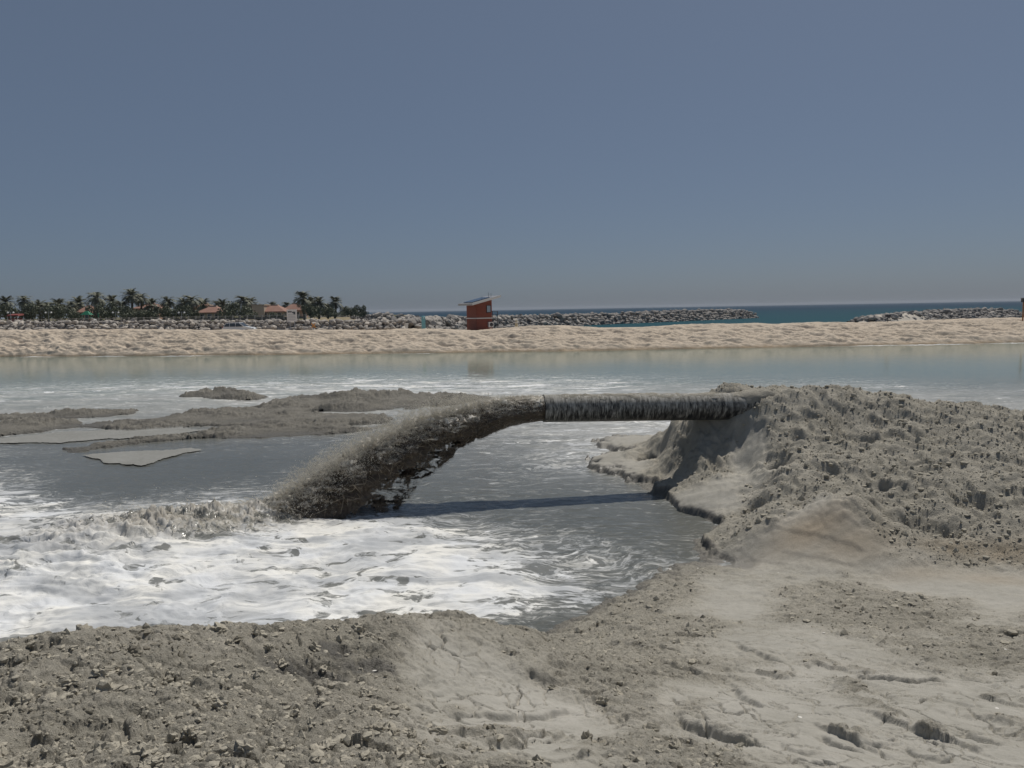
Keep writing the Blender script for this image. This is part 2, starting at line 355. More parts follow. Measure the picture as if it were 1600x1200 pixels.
def lugs(uv, lam, amp, seed, zone, turn=0.):
    global H, R
    a = hit(uv[0], uv[1])[:2]; b = hit(uv[2], uv[3])[:2]; e = (b - a) / np.linalg.norm(b - a); nv = np.array([-e[1], e[0]]); nv = nv if nv[1] > 0 else -nv
    q = np.nonzero(zone > .02)[0]; xx, yy = X[q], Y[q]; qq = (xx - a[0]) * nv[0] + (yy - a[1]) * nv[1]; tt = (xx - a[0]) * e[0] + (yy - a[1]) * e[1]
    qq = qq + .22 * fbm(xx * .9, yy * .9, 4, seed) + .05 * fbm(xx * 4, yy * 4, 3, seed + 1); row = np.floor(qq / lam); f = qq / lam - row
    on = ss(-.12, .16, pn(tt * .7 + row * 7.7, row * 3.3 + .5, seed + 2)) * zone[q]; wl_ = .022 / lam
    H[q] += amp * on * (ss(0, wl_, f) * (1 - f) ** 1.3 - .25) * (.6 + .8 * hsh(row.astype(np.int64), row.astype(np.int64) * 0, seed))
    lip = on * (ss(-.0, .05, f) * (1 - ss(.16, .5, f))) * ss(-.2, .15, fbm(xx * 2.2, yy * 2.2, 4, seed + 4, .6))
    add = np.clip(lip - R[q], 0, 1); R[q] = R[q] + add * .85; H[q] += add * .6 * CR[q]
zr = ss(1.0, 1.6, X - .10 * Y) * (1 - ss(7.0, 9.0, Y)) * (1 - .6 * R)
lugs((1061, 1123, 1178, 1158), .70, .034, 901, zr)
lugs((1336, 1064, 1388, 1096), .9, .024, 911, zr * ss(-.1, .2, fbm(X * .6, Y * .6, 2, 912)))
zc = (1 - ss(.7, 1.1, X - .12 * Y)) * ss(-.55, -.15, X + .04 * Y) * (1 - ss(6.5, 8.0, Y)) * (1 - .6 * R)
lugs((759, 1116, 888, 1108), .6, .026, 921, zc * ss(-.15, .1, fbm(X * .7 + 3, Y * .7, 2, 922)))
lugs((650, 1087, 753, 1037), .48, .028, 931, zc * ss(-.05, .2, fbm(X * .7 + 9, Y * .7, 2, 932)))
# track gouges pressed into the smooth mud
GOUGE = [(1190, 832, 1350, 859, .35, .025), (1222, 862, 1335, 884, .30, .018), (1160, 868, 1230, 880, .25, .015), (1375, 760, 1418, 768, .25, .16), (1031, 1040, 1151, 1064, .16, .075), (1146, 1077, 1192, 1102, .10, .05), (1061, 1123, 1178, 1158, .15, .07), (1157, 1011, 1224, 1037, .12, .05), (1230, 1043, 1252, 1057, .10, .04),
         (1231, 1109, 1254, 1133, .08, .045), (848, 1062, 880, 1074, .12, .05), (1342, 1057, 1466, 1062, .16, .07), (1336, 1064, 1388, 1096, .07, .04), (1404, 1095, 1438, 1109, .08, .035),
         (1526, 1068, 1578, 1100, .13, .055), (1463, 1088, 1537, 1105, .08, .025), (1288, 1146, 1340, 1168, .11, .055), (1347, 1159, 1396, 1158, .06, .03), (1506, 1138, 1552, 1160, .11, .045),
         (1562, 996, 1610, 997, .22, .07), (1296, 1180, 1331, 1198, .09, .04), (759, 1114, 888, 1112, .10, .05), (615, 1062, 668, 1052, .11, .04), (712, 1115, 757, 1130, .09, .04), (565, 1166, 657, 1128, .06, .03),
         (650, 1087, 753, 1037, .05, .02), (728, 1159, 776, 1162, .07, .035), (826, 1056, 880, 1076, .12, .05), (1110, 1060, 1160, 1075, .08, .03), (1000, 1030, 1040, 1040, .12, .05), (1420, 1170, 1480, 1185, .09, .04), (1130, 1165, 1170, 1182, .08, .035), (945, 1110, 985, 1135, .05, .03), (1220, 1160, 1262, 1176, .07, .03)]
GOUGE = [g for g in GOUGE if math.hypot(g[2] - g[0], g[3] - g[1]) > 42]
n_w = .035 * pn(X * 6, Y * 6, 101) + .008 * pn(X * 17, Y * 17, 102)
for (u0, v0, u1, v1, w, dep) in GOUGE:
    a = hit(u0, v0)[:2]; b = hit(u1, v1)[:2]; e = b - a; L = np.hypot(*e); e = e / L; w = w * 1.3; dep = dep * .95
    q = np.nonzero((X > min(a[0], b[0]) - w - .2) & (X < max(a[0], b[0]) + w + .2) & (Y > min(a[1], b[1]) - w - .2) & (Y < max(a[1], b[1]) + w + .2))[0]
    if not len(q): continue
    xx, yy = X[q], Y[q]; nrm = np.array([-e[1], e[0]]); nrm = nrm if nrm[1] > 0 else -nrm
    tt = (xx - a[0]) * e[0] + (yy - a[1]) * e[1]; nn = (xx - a[0]) * nrm[0] + (yy - a[1]) * nrm[1] + n_w[q] + .05 * np.sin(tt / L * 3.1)
    endf = ss(-.06, .04, tt) * (1 - ss(L - .04, L + .08, tt)); st = .012 + .0012 * a[1]
    prof = np.where(nn < st, np.clip(1 + nn / w, 0, 1.2), 0) * ss(st, -st, nn)
    H[q] = H[q] - dep * endf * prof * (1 - .3 * R[q]) + .3 * dep * endf * np.exp(-((nn - .05) / .04) ** 2)
# drying cracks in the smooth mud
cx = X + .12 * pn(X * 3, Y * 3, 110) + .03 * pn(X * 11, Y * 11, 112); cy = Y + .12 * pn(X * 3 + 5, Y * 3, 111) + .03 * pn(X * 11 + 3, Y * 11, 113)
for size, sd_, dep in ((.55, 120, .05), (.24, 121, .03)):
    f1, f2, idd = worley(cx / size, cy / size, sd_)
    line = 1 - ss(.0, .045 if size > .4 else .07, f2 - f1)
    brk = ss(-.2, .06, fbm(X * 1.7, Y * 1.7, 3, sd_ + 9)) * (1 - R) * (1 - ss(8, 11, Y))
    H = H - dep * line * brk
    H = H + .012 * (idd - .5) * brk
# waterline wetness, and the damp lower flanks of the pile
rimw = zone * np.exp(-((scarp + .005) / .03) ** 2) * ss(13.5, 15, Y)
wl = ss(.16, .0, H + .05 * fbm(X * 3, Y * 3, 3, 140))
wet = np.maximum(wet, .75 * wl)
wet = np.maximum(wet, pile * .08 * ss(.0, .5, fbm(X * .8 + 3, Y * .8, 4, 141)) * ss(.3, .8, R))
wet = np.maximum(wet, .14 * R * ss(.05, .4, fbm(X * 1.6, Y * 1.6, 4, 142)))
beach = zone * ss(20, 22, Y) * (1 - ss(.25, .4, H)); wet = np.where(beach > .4, np.minimum(wet, .12), wet); wet = np.maximum(wet, .95 * rimw)
def full(v, fill=0.):
    o = np.full(X2.shape, fill); o[KEEP] = v; return o
H, R, wet, stain = full(H, -1.), full(R), full(np.clip(wet, 0, 1)), full(stain)
bank = obj('mud_bank', grid_mesh('mud_bank', X2, Y2, H, KEEP, {'rough': R, 'wet': wet, 'stain': stain}), MUD, kind='structure')
bank['label'] = 'grey dredged mud bank with spoil pile and tyre-torn foreground'
def Hs(x, y):                            # height on the finished bank, nearest grid point
    i = np.clip(np.searchsorted(D_, y), 0, NR - 1); j = np.clip(np.round((x / np.maximum(y, 1e-3) + .92) / 1.84 * (NC - 1)).astype(int), 0, NC - 1)
    return H[i, j], R[i, j], wet[i, j]

# ------------------------------------------------------------------ clods lying on the bank
def ico(sub):
    import bmesh
    bm = bmesh.new(); bmesh.ops.create_icosphere(bm, subdivisions=sub, radius=1.0)
    V = np.array([v.co[:] for v in bm.verts]); Fc = np.array([[v.index for v in f.verts] for f in bm.faces]); bm.free(); return V, Fc
rs = np.random.RandomState(5)
def blob(sub, seed, amp=.38, flat=.7, facets=5):
    V, Fc = ico(sub); q = np.random.RandomState(seed); o = V + seed * 3.7
    V = V * (1 + amp * (noise3(o[:, 0] * 1.3, o[:, 1] * 1.3, o[:, 2] * 1.3, seed) + .75 * noise3(o[:, 0] * 2.9, o[:, 1] * 2.9, o[:, 2] * 2.9, seed + 1)))[:, None]
    if sub > 1: V = V * (1 + .55 * amp * noise3(o[:, 0] * 6.1, o[:, 1] * 6.1, o[:, 2] * 6.1, seed + 2))[:, None]
    for _ in range(facets):             # chop flat faces like broken earth
        n = q.normal(size=3); n /= np.linalg.norm(n); d = .55 + .3 * q.rand()
        k = V @ n; V = V - np.where(k > d, (k - d) * .85, 0)[:, None] * n
    V[:, 2] *= flat
    return V, Fc
cl = NM('clod'); tc = cl.n('TexCoord').outputs['Object']; p = cl.pos(); oi = cl.n('ObjectInfo').outputs['Random']
k = cl.noise(p, 30, 5, .65)
c_ = cl.mix(1., CRUMB, cl.mix(k, (.7, .7, .69), (1.22, 1.2, 1.16)), 'MULTIPLY')
c_ = cl.mix(cl.rng(cl.noise(p, 1.3, 3), .55, .72), c_, (.23, .21, .17))
CLOD = cl.end(cl.bsdf(c_, .95, cl.bump(cl.noise(p, 90, 5, .7), .6, .012), .15))
def scatter(n, seed, smin, smax, power, dmax=26.):
    q = np.random.RandomState(seed); out = []
    d = np.exp(q.uniform(math.log(2.2), math.log(dmax), n)); s = q.uniform(-.8, .8, n); x = d * s
    h, r, w = Hs(x, d); ok = (r > .35 + .5 * q.rand(n)) & (h > .12)
    size = smin * (1 - q.rand(n)) ** (-power); size = np.minimum(size, smax)
    return x[ok], d[ok], h[ok], size[ok]
clod_mesh = []
for i in range(10):
    V, Fc = blob(3, 300 + i, .6, .8, 1); clod_mesh.append(mesh_np('clod', V, Fc, False)); clod_mesh[-1].materials.append(CLOD)
x, y, h, s = scatter(5200, 9, .016, .06, .5, 16)
apparent = s / np.hypot(x, y); order = np.argsort(-apparent)[:280]
for i in order:
    o = bpy.data.objects.new('clod', clod_mesh[rs.randint(10)]); COL.objects.link(o); o.parent = bank
    o.location = (x[i], y[i], h[i] - s[i] * .04); o.rotation_euler = (rs.uniform(-.4, .4), rs.uniform(-.4, .4), rs.uniform(0, 6.3))
    o.scale = (s[i] * .55 * rs.uniform(.8, 1.35), s[i] * .55 * rs.uniform(.7, 1.1), s[i] * .55 * rs.uniform(.7, 1.1))
# a few big lumps that stand on the crest of the left bank
for u, v, sz in ((128, 1003, .10), (345, 988, .11), (402, 990, .12), (372, 1000, .07), (420, 1002, .07), (520, 985, .10), (556, 982, .10), (578, 990, .07), (490, 1000, .09), (440, 1010, .08), (505, 1018, .07), (225, 996, .06), (640, 972, .05), (165, 1082, .13), (158, 1065, .06), (112, 1075, .06), (330, 1095, .05)):
    p_ = hit(u, v + 8); hh = Hs(np.array([p_[0]]), np.array([p_[1]]))[0][0]
    o = bpy.data.objects.new('clod', clod_mesh[rs.randint(10)]); COL.objects.link(o); o.parent = bank
    sz = sz * .62; o.location = (p_[0], p_[1], hh + sz * .12); o.rotation_euler = (rs.uniform(-.3, .3), rs.uniform(-.3, .3), rs.uniform(0, 6.3)); o.scale = (sz * .7, sz * .6, sz * .62)
def joined(x, y, h, s, seed, variants, lift=.1):
    q = np.random.RandomState(seed); VV = []; FF = []; b = 0
    for i in range(len(x)):
        V, Fc = variants[q.randint(len(variants))]; a = q.rand() * 6.283; ca, sa = math.cos(a), math.sin(a)
        k = V * (s[i] * .55) * q.uniform(.7, 1.25, 3)
        VV.append(np.stack([k[:, 0] * ca - k[:, 1] * sa + x[i], k[:, 0] * sa + k[:, 1] * ca + y[i], k[:, 2] + h[i] + lift * s[i]], 1)); FF.append(Fc + b); b += len(V)
    return np.concatenate(VV), np.concatenate(FF)
x, y, h, s = scatter(34000, 19, .009, .045, .5, 20)
s = s * (1 + 1.3 * ss(5.5, 9.5, y))
x2, y2 = rs.uniform(4.5, 15, 9000), rs.uniform(13, 23, 9000); h2, r2, _w = Hs(x2, y2); ok = (r2 > .6) & (h2 > .25); x2, y2, h2 = x2[ok], y2[ok], h2[ok]
x, y, h, s = np.append(x, x2), np.append(y, y2), np.append(h, h2), np.append(s, np.minimum(.022 * (1 - rs.rand(len(x2))) ** -.42, .15))
V, Fc = joined(x, y, h, s, 3, [blob(1, 400 + i, .45, .8, 2) for i in range(10)], -.08)
obj('crumbled_mud', mesh_np('crumbled_mud', V, Fc, False), CLOD, bank, kind='stuff')
SHELL = simple('shell_white', (.75, .72, .66), .5)
sv = []
for u, v in ((585, 1038), (185, 1042), (1216, 895), (1287, 993), (1250, 1117), (1558, 1109), (1570, 1028), (536, 1055), (1320, 1130), (1090, 893)):
    p_ = hit(u, v); hh = Hs(np.array([p_[0]]), np.array([p_[1]]))[0][0]
    V, Fc = blob(1, int(u), .25, .45, 2); me = mesh_np('shell_fragment', V, Fc, False); me.materials.append(SHELL)
    o = bpy.data.objects.new('shell_fragment', me); COL.objects.link(o); o.parent = bank; o.location = (p_[0], p_[1], hh + .006); o.scale = (.018, .014, .012)

# ================================================================== lagoon water with foam
def fieldw(pts, c=.6):
    return RBF([atZ(u, v)[:2] for u, v, _ in pts], [q[2] for q in pts], c)
P0 = np.array(atY(849, 638, 20.3)); PD = np.array([-.99, -.14, 0.]); PD /= np.linalg.norm(PD)      # pipe mouth and flow direction
F_FOAM = fieldw([(100, 900, 1), (250, 930, 1), (50, 990, 1.05), (400, 950, 1.05), (600, 900, .95), (680, 930, .95), (560, 865, .95), (300, 890, .95), (450, 900, 1), (150, 850, .85), (0, 850, .85), (640, 835, .9), (620, 812, .75),
                 (800, 880, .72), (750, 960, .8), (850, 935, .62), (60, 800, .75), (-40, 900, 1), (20, 765, .62), (150, 815, .75), (260, 800, .7), (380, 785, .62), (760, 850, .78), (700, 815, .55),
                 (920, 900, .52), (960, 870, .45), (870, 845, .5), (820, 820, .36), (1000, 900, .42), (1060, 860, .3), (960, 820, .24), (1060, 815, .22), (1090, 860, .36), (870, 975, .3), (800, 980, .35),
                 (900, 760, .25), (750, 770, .25), (800, 720, .34), (840, 695, .45), (880, 712, .52), (930, 735, .5), (760, 700, .34), (700, 740, .22), (660, 780, .2), (900, 690, .55), (950, 690, .6),
                 (200, 765, .12), (350, 740, .1), (110, 755, .1), (150, 720, .15), (450, 700, .2), (60, 720, .2), (300, 715, .15), (520, 690, .25), (120, 780, .35),
                 (0, 640, .42), (150, 628, .45), (300, 628, .45), (0, 612, .5), (150, 605, .55), (300, 600, .55), (450, 600, .62), (600, 600, .66), (750, 600, .66), (900, 598, .6), (1000, 602, .5), (800, 640, .5), (860, 612, .62),
                 (1080, 598, .35), (1200, 600, .3), (1300, 598, .42), (1400, 605, .4), (1500, 612, .3), (1590, 615, .32), (1450, 590, .12), (1300, 585, .12),
                 (100, 590, .15), (400, 583, .12), (800, 580, .12), (1100, 575, .08), (1500, 570, .05), (500, 565, .02), (200, 565, .02), (1000, 560, .02), (1590, 550, 0), (0, 565, 0)], .9)
F_SILT = fieldw([(0, 650, .85), (200, 640, .85), (400, 625, .9), (600, 610, .7), (800, 630, .8), (950, 690, .9), (900, 660, .8), (1000, 610, .7), (300, 605, .6), (0, 612, .6), (1250, 612, .7), (1400, 620, .8), (1590, 630, .85), (1200, 590, .3), (1500, 590, .15),
                 (100, 585, .05), (500, 580, .05), (1000, 575, .05), (400, 560, 0), (1200, 560, 0), (200, 700, .25), (100, 760, .1), (400, 720, .05), (800, 720, .3), (860, 770, .1), (700, 760, .1), (1000, 830, .05), (900, 950, .05), (300, 900, .2), (600, 690, .3), (1590, 560, 0), (0, 560, 0), (700, 650, .7)], .9)
uc = np.array([-250, 0, 150, 300, 480, 600, 690, 745, 800, 870, 930, 1000, 1060, 1150, 1250, 1400, 1500, 1600, 1900], float)
vc = np.array([521, 516, 515, 515, 517, 516, 514, 516.5, 512, 509, 512, 512, 508, 506, 505, 503, 499, 497, 492], float)
uw = np.array([-250, 0, 300, 600, 800, 1000, 1200, 1400, 1600, 1900], float); vw = np.array([561, 557.5, 556, 552.5, 550, 547, 543, 539.5, 535.5, 530], float)
sF = np.linspace(-.95, .95, 1300)
yw_s = []; zc_s = []
for s in sF:
    u = 800 + s * F * 1.0; vw_ = np.interp(u, uw, vw); vc_ = np.interp(u, uc, vc)
    yw = atZ(u, vw_)[1]; yw_s.append(yw); zc_s.append(atY(u, vc_, yw + 11)[2])
yw_s = np.array(yw_s); zc_s = np.array(zc_s)
WC, WR = 800, 500
sW = np.linspace(-1.0, 1.0, WC); dW = 1 / np.linspace(1 / 8.0, 1 / 112.0, WR)
XW = dW[:, None] * sW[None]; YW = np.repeat(dW[:, None], WC, 1)
foam = np.clip(coarse(F_FOAM, dW, sW), -.1, 1.1); silt = np.clip(coarse(F_SILT, dW, sW), 0, 1)
calm = ss(32, 58, YW)
edge = YW - np.interp(sW, sF, yw_s)[None]
foam = np.maximum(foam, .95 * np.exp(-((edge + .4) / .9) ** 2) * ss(-.25, .25, fbm(XW * .05, YW * .05, 3, 240)))
ph = atZ(285, 832); pi_ = P0 + PD * 6.6; cq = np.array([pi_[0] - .3, pi_[1] - 1.4]); cr_ = ph[:2] - np.array([1.7, .1]); ce = cr_ - cq; ct = np.clip(((XW - cq[0]) * ce[0] + (YW - cq[1]) * ce[1]) / (ce @ ce), 0, 1)
cdist = np.hypot((XW - cq[0] - ct * ce[0]), (YW - cq[1] - ct * ce[1])) + .35 * fbm(XW * 1.1, YW * 1.1, 4, 230)
churn = np.exp(-(np.clip(cdist, 0, 9) / (.85 + .65 * ct)) ** 2) * (1 - .35 * ss(.7, 1., ct))
churn2 = np.exp(-((XW - pi_[0]) / 1.6) ** 2 - ((YW - pi_[1] + 1.2) / .9) ** 2)
wx = XW + .5 * pn(XW * .5, YW * .5, 201); wy = YW + .5 * pn(XW * .5 + 7, YW * .5, 202)
rip = .018 * fbm(wx * 1.1, wy * 2.2, 4, 203) + .010 * fbm(wx * 4, wy * 7, 3, 204)
ridge = 1 - np.abs(fbm(wx * .45, wy * 1.1, 4, 205)) * 2
ZW = rip * (1 - calm) * 1.6 + ss(.55, .95, foam) * (.10 * fbm(wx * .7, wy * 1.3, 4, 206) + .06 * np.clip(ridge, 0, 1) + .03 * np.abs(fbm(wx * 3, wy * 4, 3, 207)))
ZW += churn * (.14 + .70 * np.abs(fbm(XW * 2.0, YW * 2.8, 6, 208, .66)) + .25 * (.5 - np.abs(fbm(XW * 2.6, YW * 3.2, 4, 210, .6)))) + churn2 * (.04 + .20 * np.abs(fbm(XW * 2, YW * 2.2, 5, 209, .6)))
lft = np.exp(-((XW - atZ(40, 870)[0]) / 3.5) ** 2 - ((YW - atZ(40, 870)[1]) / 2.2) ** 2); ZW += lft * .22 * (np.clip(ridge, 0, 1) ** 2) 
keepW = np.ones_like(XW, bool)
hb = coarse(HB, dW, sW); keepW &= ~((YW < 24) & (hb > .45))
keepW &= ~((YW < 12) & (hb > .1) & (XW < 0))
w = NM('lagoon_water'); p = w.pos()
fo, si = w.attr('foam'), w.attr('silt'); ca_, ch_ = w.attr('calm'), w.attr('churn')
pw = w.n('VectorMath', operation='ADD'); w.put(pw.inputs[0], p)
wn = w.n('TexNoise'); w.put(wn.inputs['Vector'], p); wn.inputs['Scale'].default_value = .35; wn.inputs['Detail'].default_value = 3
wv = w.n('VectorMath', operation='SCALE'); w.put(wv.inputs[0], wn.outputs['Color']); wv.inputs['Scale'].default_value = 2.2
w.put(pw.inputs[1], wv.outputs[0]); pwv = pw.outputs[0]
st1 = w.noise(w.mapv(pwv, (.32, 1.0, 1), rot=(0, 0, rad(8))), 1.15, 8, .62, .6)
st2 = w.noise(w.mapv(pwv, (.45, 1.4, 1)), 3.6, 6, .65, .9)
nz = w.math('ADD', w.math('MULTIPLY', st1, .62), w.math('MULTIPLY', st2, .38))
thick = w.rng(w.math('MULTIPLY_ADD', w.math('SUBTRACT', nz, .5), 2.6, fo), .58, .74)
webm = w.rng(w.math('ABSOLUTE', w.math('SUBTRACT', w.noise(w.mapv(pwv, (.4, 1.1, 1)), 1.9, 5, .6, 1.2), .5)), .012, .05, 1., 0.)
thin = w.math('MULTIPLY', w.rng(w.math('MULTIPLY_ADD', w.math('SUBTRACT', st2, .5), 1.5, fo), .22, .62), w.math('MULTIPLY_ADD', webm, .45, .12))
fleck = w.math('MULTIPLY', w.rng(w.noise(w.mapv(pwv, (.6, 2.2, 1)), 6.5, 5, .6, .5), .60, .68), w.rng(fo, .05, .5, .0, .5))
hole = w.rng(w.noise(w.mapv(pwv, (.5, 1.0, 1), rot=(0, 0, rad(12))), 2.4, 5, .55, .5), .57, .625)
thick = w.math('MULTIPLY', thick, w.math('SUBTRACT', 1., w.math('MULTIPLY', hole, .85)))
mask = w.math('MAXIMUM', w.math('MAXIMUM', thick, thin), fleck)
body = w.mix(ca_, (.106, .110, .099), (.155, .215, .182))
body = w.mix(w.math('MULTIPLY', si, w.rng(w.noise(w.mapv(p, (.25, 1, 1)), .5, 5, .6, .5), .3, .6, .35, 1.)), body, (.36, .355, .325))
churnm = w.math('MULTIPLY', ch_, w.rng(w.noise(p, 2.6, 7, .7, .9), .30, .62, .45, 1.))
fcol = w.mix(w.rng(w.noise(p, .8, 5, .6), .35, .65), (.71, .725, .74), (.83, .815, .765))
fcol = w.mix(w.rng(w.noise(w.mapv(pwv, (.3, .9, 1), rot=(0, 0, rad(-10))), .9, 5, .55, .8), .38, .56, .85, 0.), fcol, (.42, .435, .45))
fcol = w.mix(w.rng(w.noise(w.mapv(pwv, (.35, 1.2, 1), rot=(0, 0, rad(-16))), 4.2, 6, .65, .7), .34, .50, .6, 0.), fcol, (.40, .41, .415))
fcol = w.mix(churnm, fcol, w.mix(w.noise(p, 5, 5, .7, .6), (.20, .18, .15), (.50, .47, .41)))
hgt = w.math('ADD', w.math('MULTIPLY', w.noise(w.mapv(pwv, (.5, 1.2, 1)), 5, 6, .65), .7), w.math('MULTIPLY', mask, .5))
rb = w.bump(w.noise(w.mapv(p, (.5, 1.6, 1)), 5.5, 5, .62, .3), w.rng(ca_, 0, 1, .32, .05), .06)
rb = w.bump(w.noise(w.mapv(p, (.4, 1.0, 1)), 1.2, 3), w.rng(ca_, 0, 1, .05, .035), .15, rb)
fb = w.bump(hgt, .45, .07)
water = w.bsdf(body, w.rng(si, 0, 1, .09, .34), rb, .5, IOR=1.33)
foamb = w.bsdf(fcol, .75, fb, .2)
mx = w.n('MixShader'); w.put(mx.inputs[0], mask); w.put(mx.inputs[1], water); w.put(mx.inputs[2], foamb)
LAG = w.end(mx.outputs[0])
obj('lagoon_water', grid_mesh('lagoon_water', XW, YW, ZW, keepW, {'foam': foam, 'silt': silt, 'calm': calm, 'churn': np.clip(churn * 1.2 + churn2, 0, 1)}), LAG, kind='structure')

# ================================================================== mud bars in the lagoon
BARS = [([(390, 634), (480, 622), (560, 618), (660, 618), (775, 618), (765, 627), (640, 640), (520, 645), (400, 650)], .42, .36, .5),
        ([(100, 668), (200, 657), (300, 646), (400, 637), (520, 645), (600, 650), (620, 662), (480, 674), (380, 668), (300, 668), (200, 674)], .22, .26, .4),
        ([(-60, 668), (0, 664), (60, 660), (110, 658), (130, 668), (60, 676), (0, 682), (-60, 686)], .35, .3, .4),
        ([(-60, 690), (0, 686), (100, 676), (280, 668), (330, 672), (280, 678), (95, 693), (0, 694), (-60, 696)], .08, .0, .45),
        ([(95, 702), (200, 690), (300, 678), (400, 664), (520, 664), (610, 668), (500, 680), (400, 684), (300, 688), (200, 697), (110, 710)], .22, .28, .4),
        ([(137, 712), (180, 709), (300, 701), (312, 705), (260, 718), (220, 730), (160, 722)], .05, .0, .45),
        ([(278, 621), (300, 614), (330, 612), (380, 615), (437, 620), (400, 625), (330, 624)], .6, .4, .9),
        ([(-60, 654), (0, 650), (100, 646), (190, 640), (225, 641), (220, 648), (100, 656), (0, 657)], .3, .3, .5),
        ([(560, 668), (640, 655), (760, 640), (800, 645), (700, 664), (620, 672)], .1, .06, .4)]
sB = np.linspace(-.95, .06, 1000); dB = 1 / np.linspace(1 / 23.0, 1 / 56.0, 300)
XB = dB[:, None] * sB[None]; YB = np.repeat(dB[:, None], 1000, 1)
HBAR = np.full(XB.shape, -.4); RB = np.zeros_like(XB)
wob = .9 * fbm(XB * .35, YB * .5, 6, 301, .62)
lm = np.maximum(lumps(XB, YB, .9, 310) * .7, lumps(XB, YB, .5, 311) * 1.1) + 1.0 * lumps(XB, YB, .26, 312) + .25 * np.abs(fbm(XB * .8, YB * .8, 4, 313))
for P, hh, rg, edge in BARS:
    s = poly_sd(XB, YB, [atZ(u, v)[:2] for u, v in P]) + (wob * 1.3 if rg else wob * .9)
    m = ss(-edge, edge * .8, s)
    hz = -.4 + m * (.4 + hh * (.15 + .35 * ss(0, 2.0, s)) * (1 + 1.4 * fbm(XB * .3, YB * .45, 4, 330))) + rg * m * (lm * 2.4 * ss(-.25, .3, fbm(XB * .22, YB * .5, 4, 331)) - .10 * (1 - ss(-.3, .2, fbm(XB * .3, YB * .6, 5, 332))))
    if not rg: hz = np.where(m > .5, np.maximum(hz, .035), hz) + m * .015 * fbm(XB * .8, YB * .8, 3, 5)
    RB = np.where(hz > HBAR, (1.0 if rg else 0.0), RB); HBAR = np.maximum(HBAR, hz)
wetb = np.maximum(.7 * ss(.14, .02, HBAR) * (.2 + .8 * RB), .5 * RB * ss(.0, .4, fbm(XB * .5, YB * .5, 4, 320)))
obj('mud_bar', grid_mesh('mud_bar', XB, YB, HBAR, HBAR > -.12, {'rough': RB, 'wet': wetb, 'stain': XB * 0}), MUDBAR, kind='structure')

# ================================================================== far sand berm, beach, land and sea
bm_ = NM('berm_sand'); p = bm_.pos(); n1 = bm_.noise(p, .11, 6, .6); n2 = bm_.noise(p, 1.6, 6, .65); n3 = bm_.noise(p, 9, 4, .7)
c_ = bm_.mix(n1, (.505, .425, .335), (.61, .53, .44)); c_ = bm_.mix(1., c_, bm_.mix(n2, (.78, .76, .73), (1.2, 1.2, 1.2)), 'MULTIPLY')
zz = bm_.n('SeparateXYZ'); bm_.put(zz.inputs[0], p)
dampz = bm_.rng(bm_.math('ADD', zz.outputs[2], bm_.math('MULTIPLY', n2, .5)), .25, .7, .7, 0.)
c_ = bm_.mix(dampz, c_, (.24, .17, .10))
SAND = bm_.end(bm_.bsdf(c_, .95, bm_.bump(bm_.math('ADD', n3, bm_.noise(p, 2.5, 6, .7)), .55, .12), .1))
tF = np.concatenate([np.linspace(-.1, 1.1, 110), np.linspace(1.13, 2.2, 14)])
YF = yw_s[None] + tF[:, None] * 11.0; XF = YF * sF[None]
tt = tF[:, None] + .10 * fbm(XF * .12, YF * .12, 4, 401)
prof = np.where(tt < 0, tt * 2.0, np.clip(tt, 0, 1) ** .72)
back = ss(1.05, 2.0, tF)[:, None]
ZF = prof * zc_s[None]; ZF = ZF * (1 - back) + 1.75 * back
face = ss(-.02, .12, tt) * (1 - .75 * ss(.8, 1.05, tt))
ZF += face * (.50 * fbm(XF * .22, YF * .30, 6, 402, .6) + .17 * (.30 - np.abs(fbm(XF * 1.0 + .5 * YF, YF * 1.3, 5, 409, .6)) * 2) * ss(-.2, .3, fbm(XF * .12, YF * .25, 3, 410)) + .55 * (.30 - np.abs(fbm(XF * .30 + .25 * YF, YF * .55, 5, 403)) * 2) + .20 * lumps(XF, YF, 1.6, 404) * ss(-.05, .25, fbm(XF * .09, YF * .2, 3, 408)) + .14 * lumps(XF, YF, .6, 405))
ZF += .22 * fbm(XF * .10, YF * .1, 3, 406) * ss(.5, 1, tt) + .10 * fbm(XF * .8, YF * .8, 3, 407) * ss(.5, 1, tt)
obj('sand_berm', grid_mesh('sand_berm', XF, YF, ZF), SAND, kind='structure')
BEACHZ = 1.7
mb = MB()
xs = [-400, -160, -60, -10, 40, 120, 400]; yb = [150, 143, 139, 137, 133, 133, 140]
for i, xv in enumerate(xs):
    mb.v += [(xv, 105, 1.55), (xv, yb[i] - 8, BEACHZ), (xv, yb[i], 1.0), (xv, yb[i] + 9, -1.0)]
for i in range(len(xs) - 1):
    for k in range(3): mb.f.append((i * 4 + k, i * 4 + 4 + k, i * 4 + 5 + k, i * 4 + 1 + k))
mb.build('beach', SAND, smooth=True, kind='structure')
se = NM('sea_water'); p = se.pos(); sp = se.n('SeparateXYZ'); se.put(sp.inputs[0], p)
dist = se.rng(sp.outputs[1], 150, 900, smooth=False)
c_ = se.mix(dist, (.016, .070, .086), (.008, .034, .062))
rb = se.bump(se.noise(se.mapv(p, (.25, 1, 1)), .35, 8, .65), .5, .5)
SEA = se.end(se.bsdf(c_, .45, rb, .03, IOR=1.33))
obj('sea', grid_mesh('sea', *np.meshgrid(np.linspace(-6500, 6500, 40), np.concatenate([np.linspace(128, 400, 20), np.geomspace(420, 7000, 30)])), np.full((50, 40), -.12)), SEA, kind='structure')

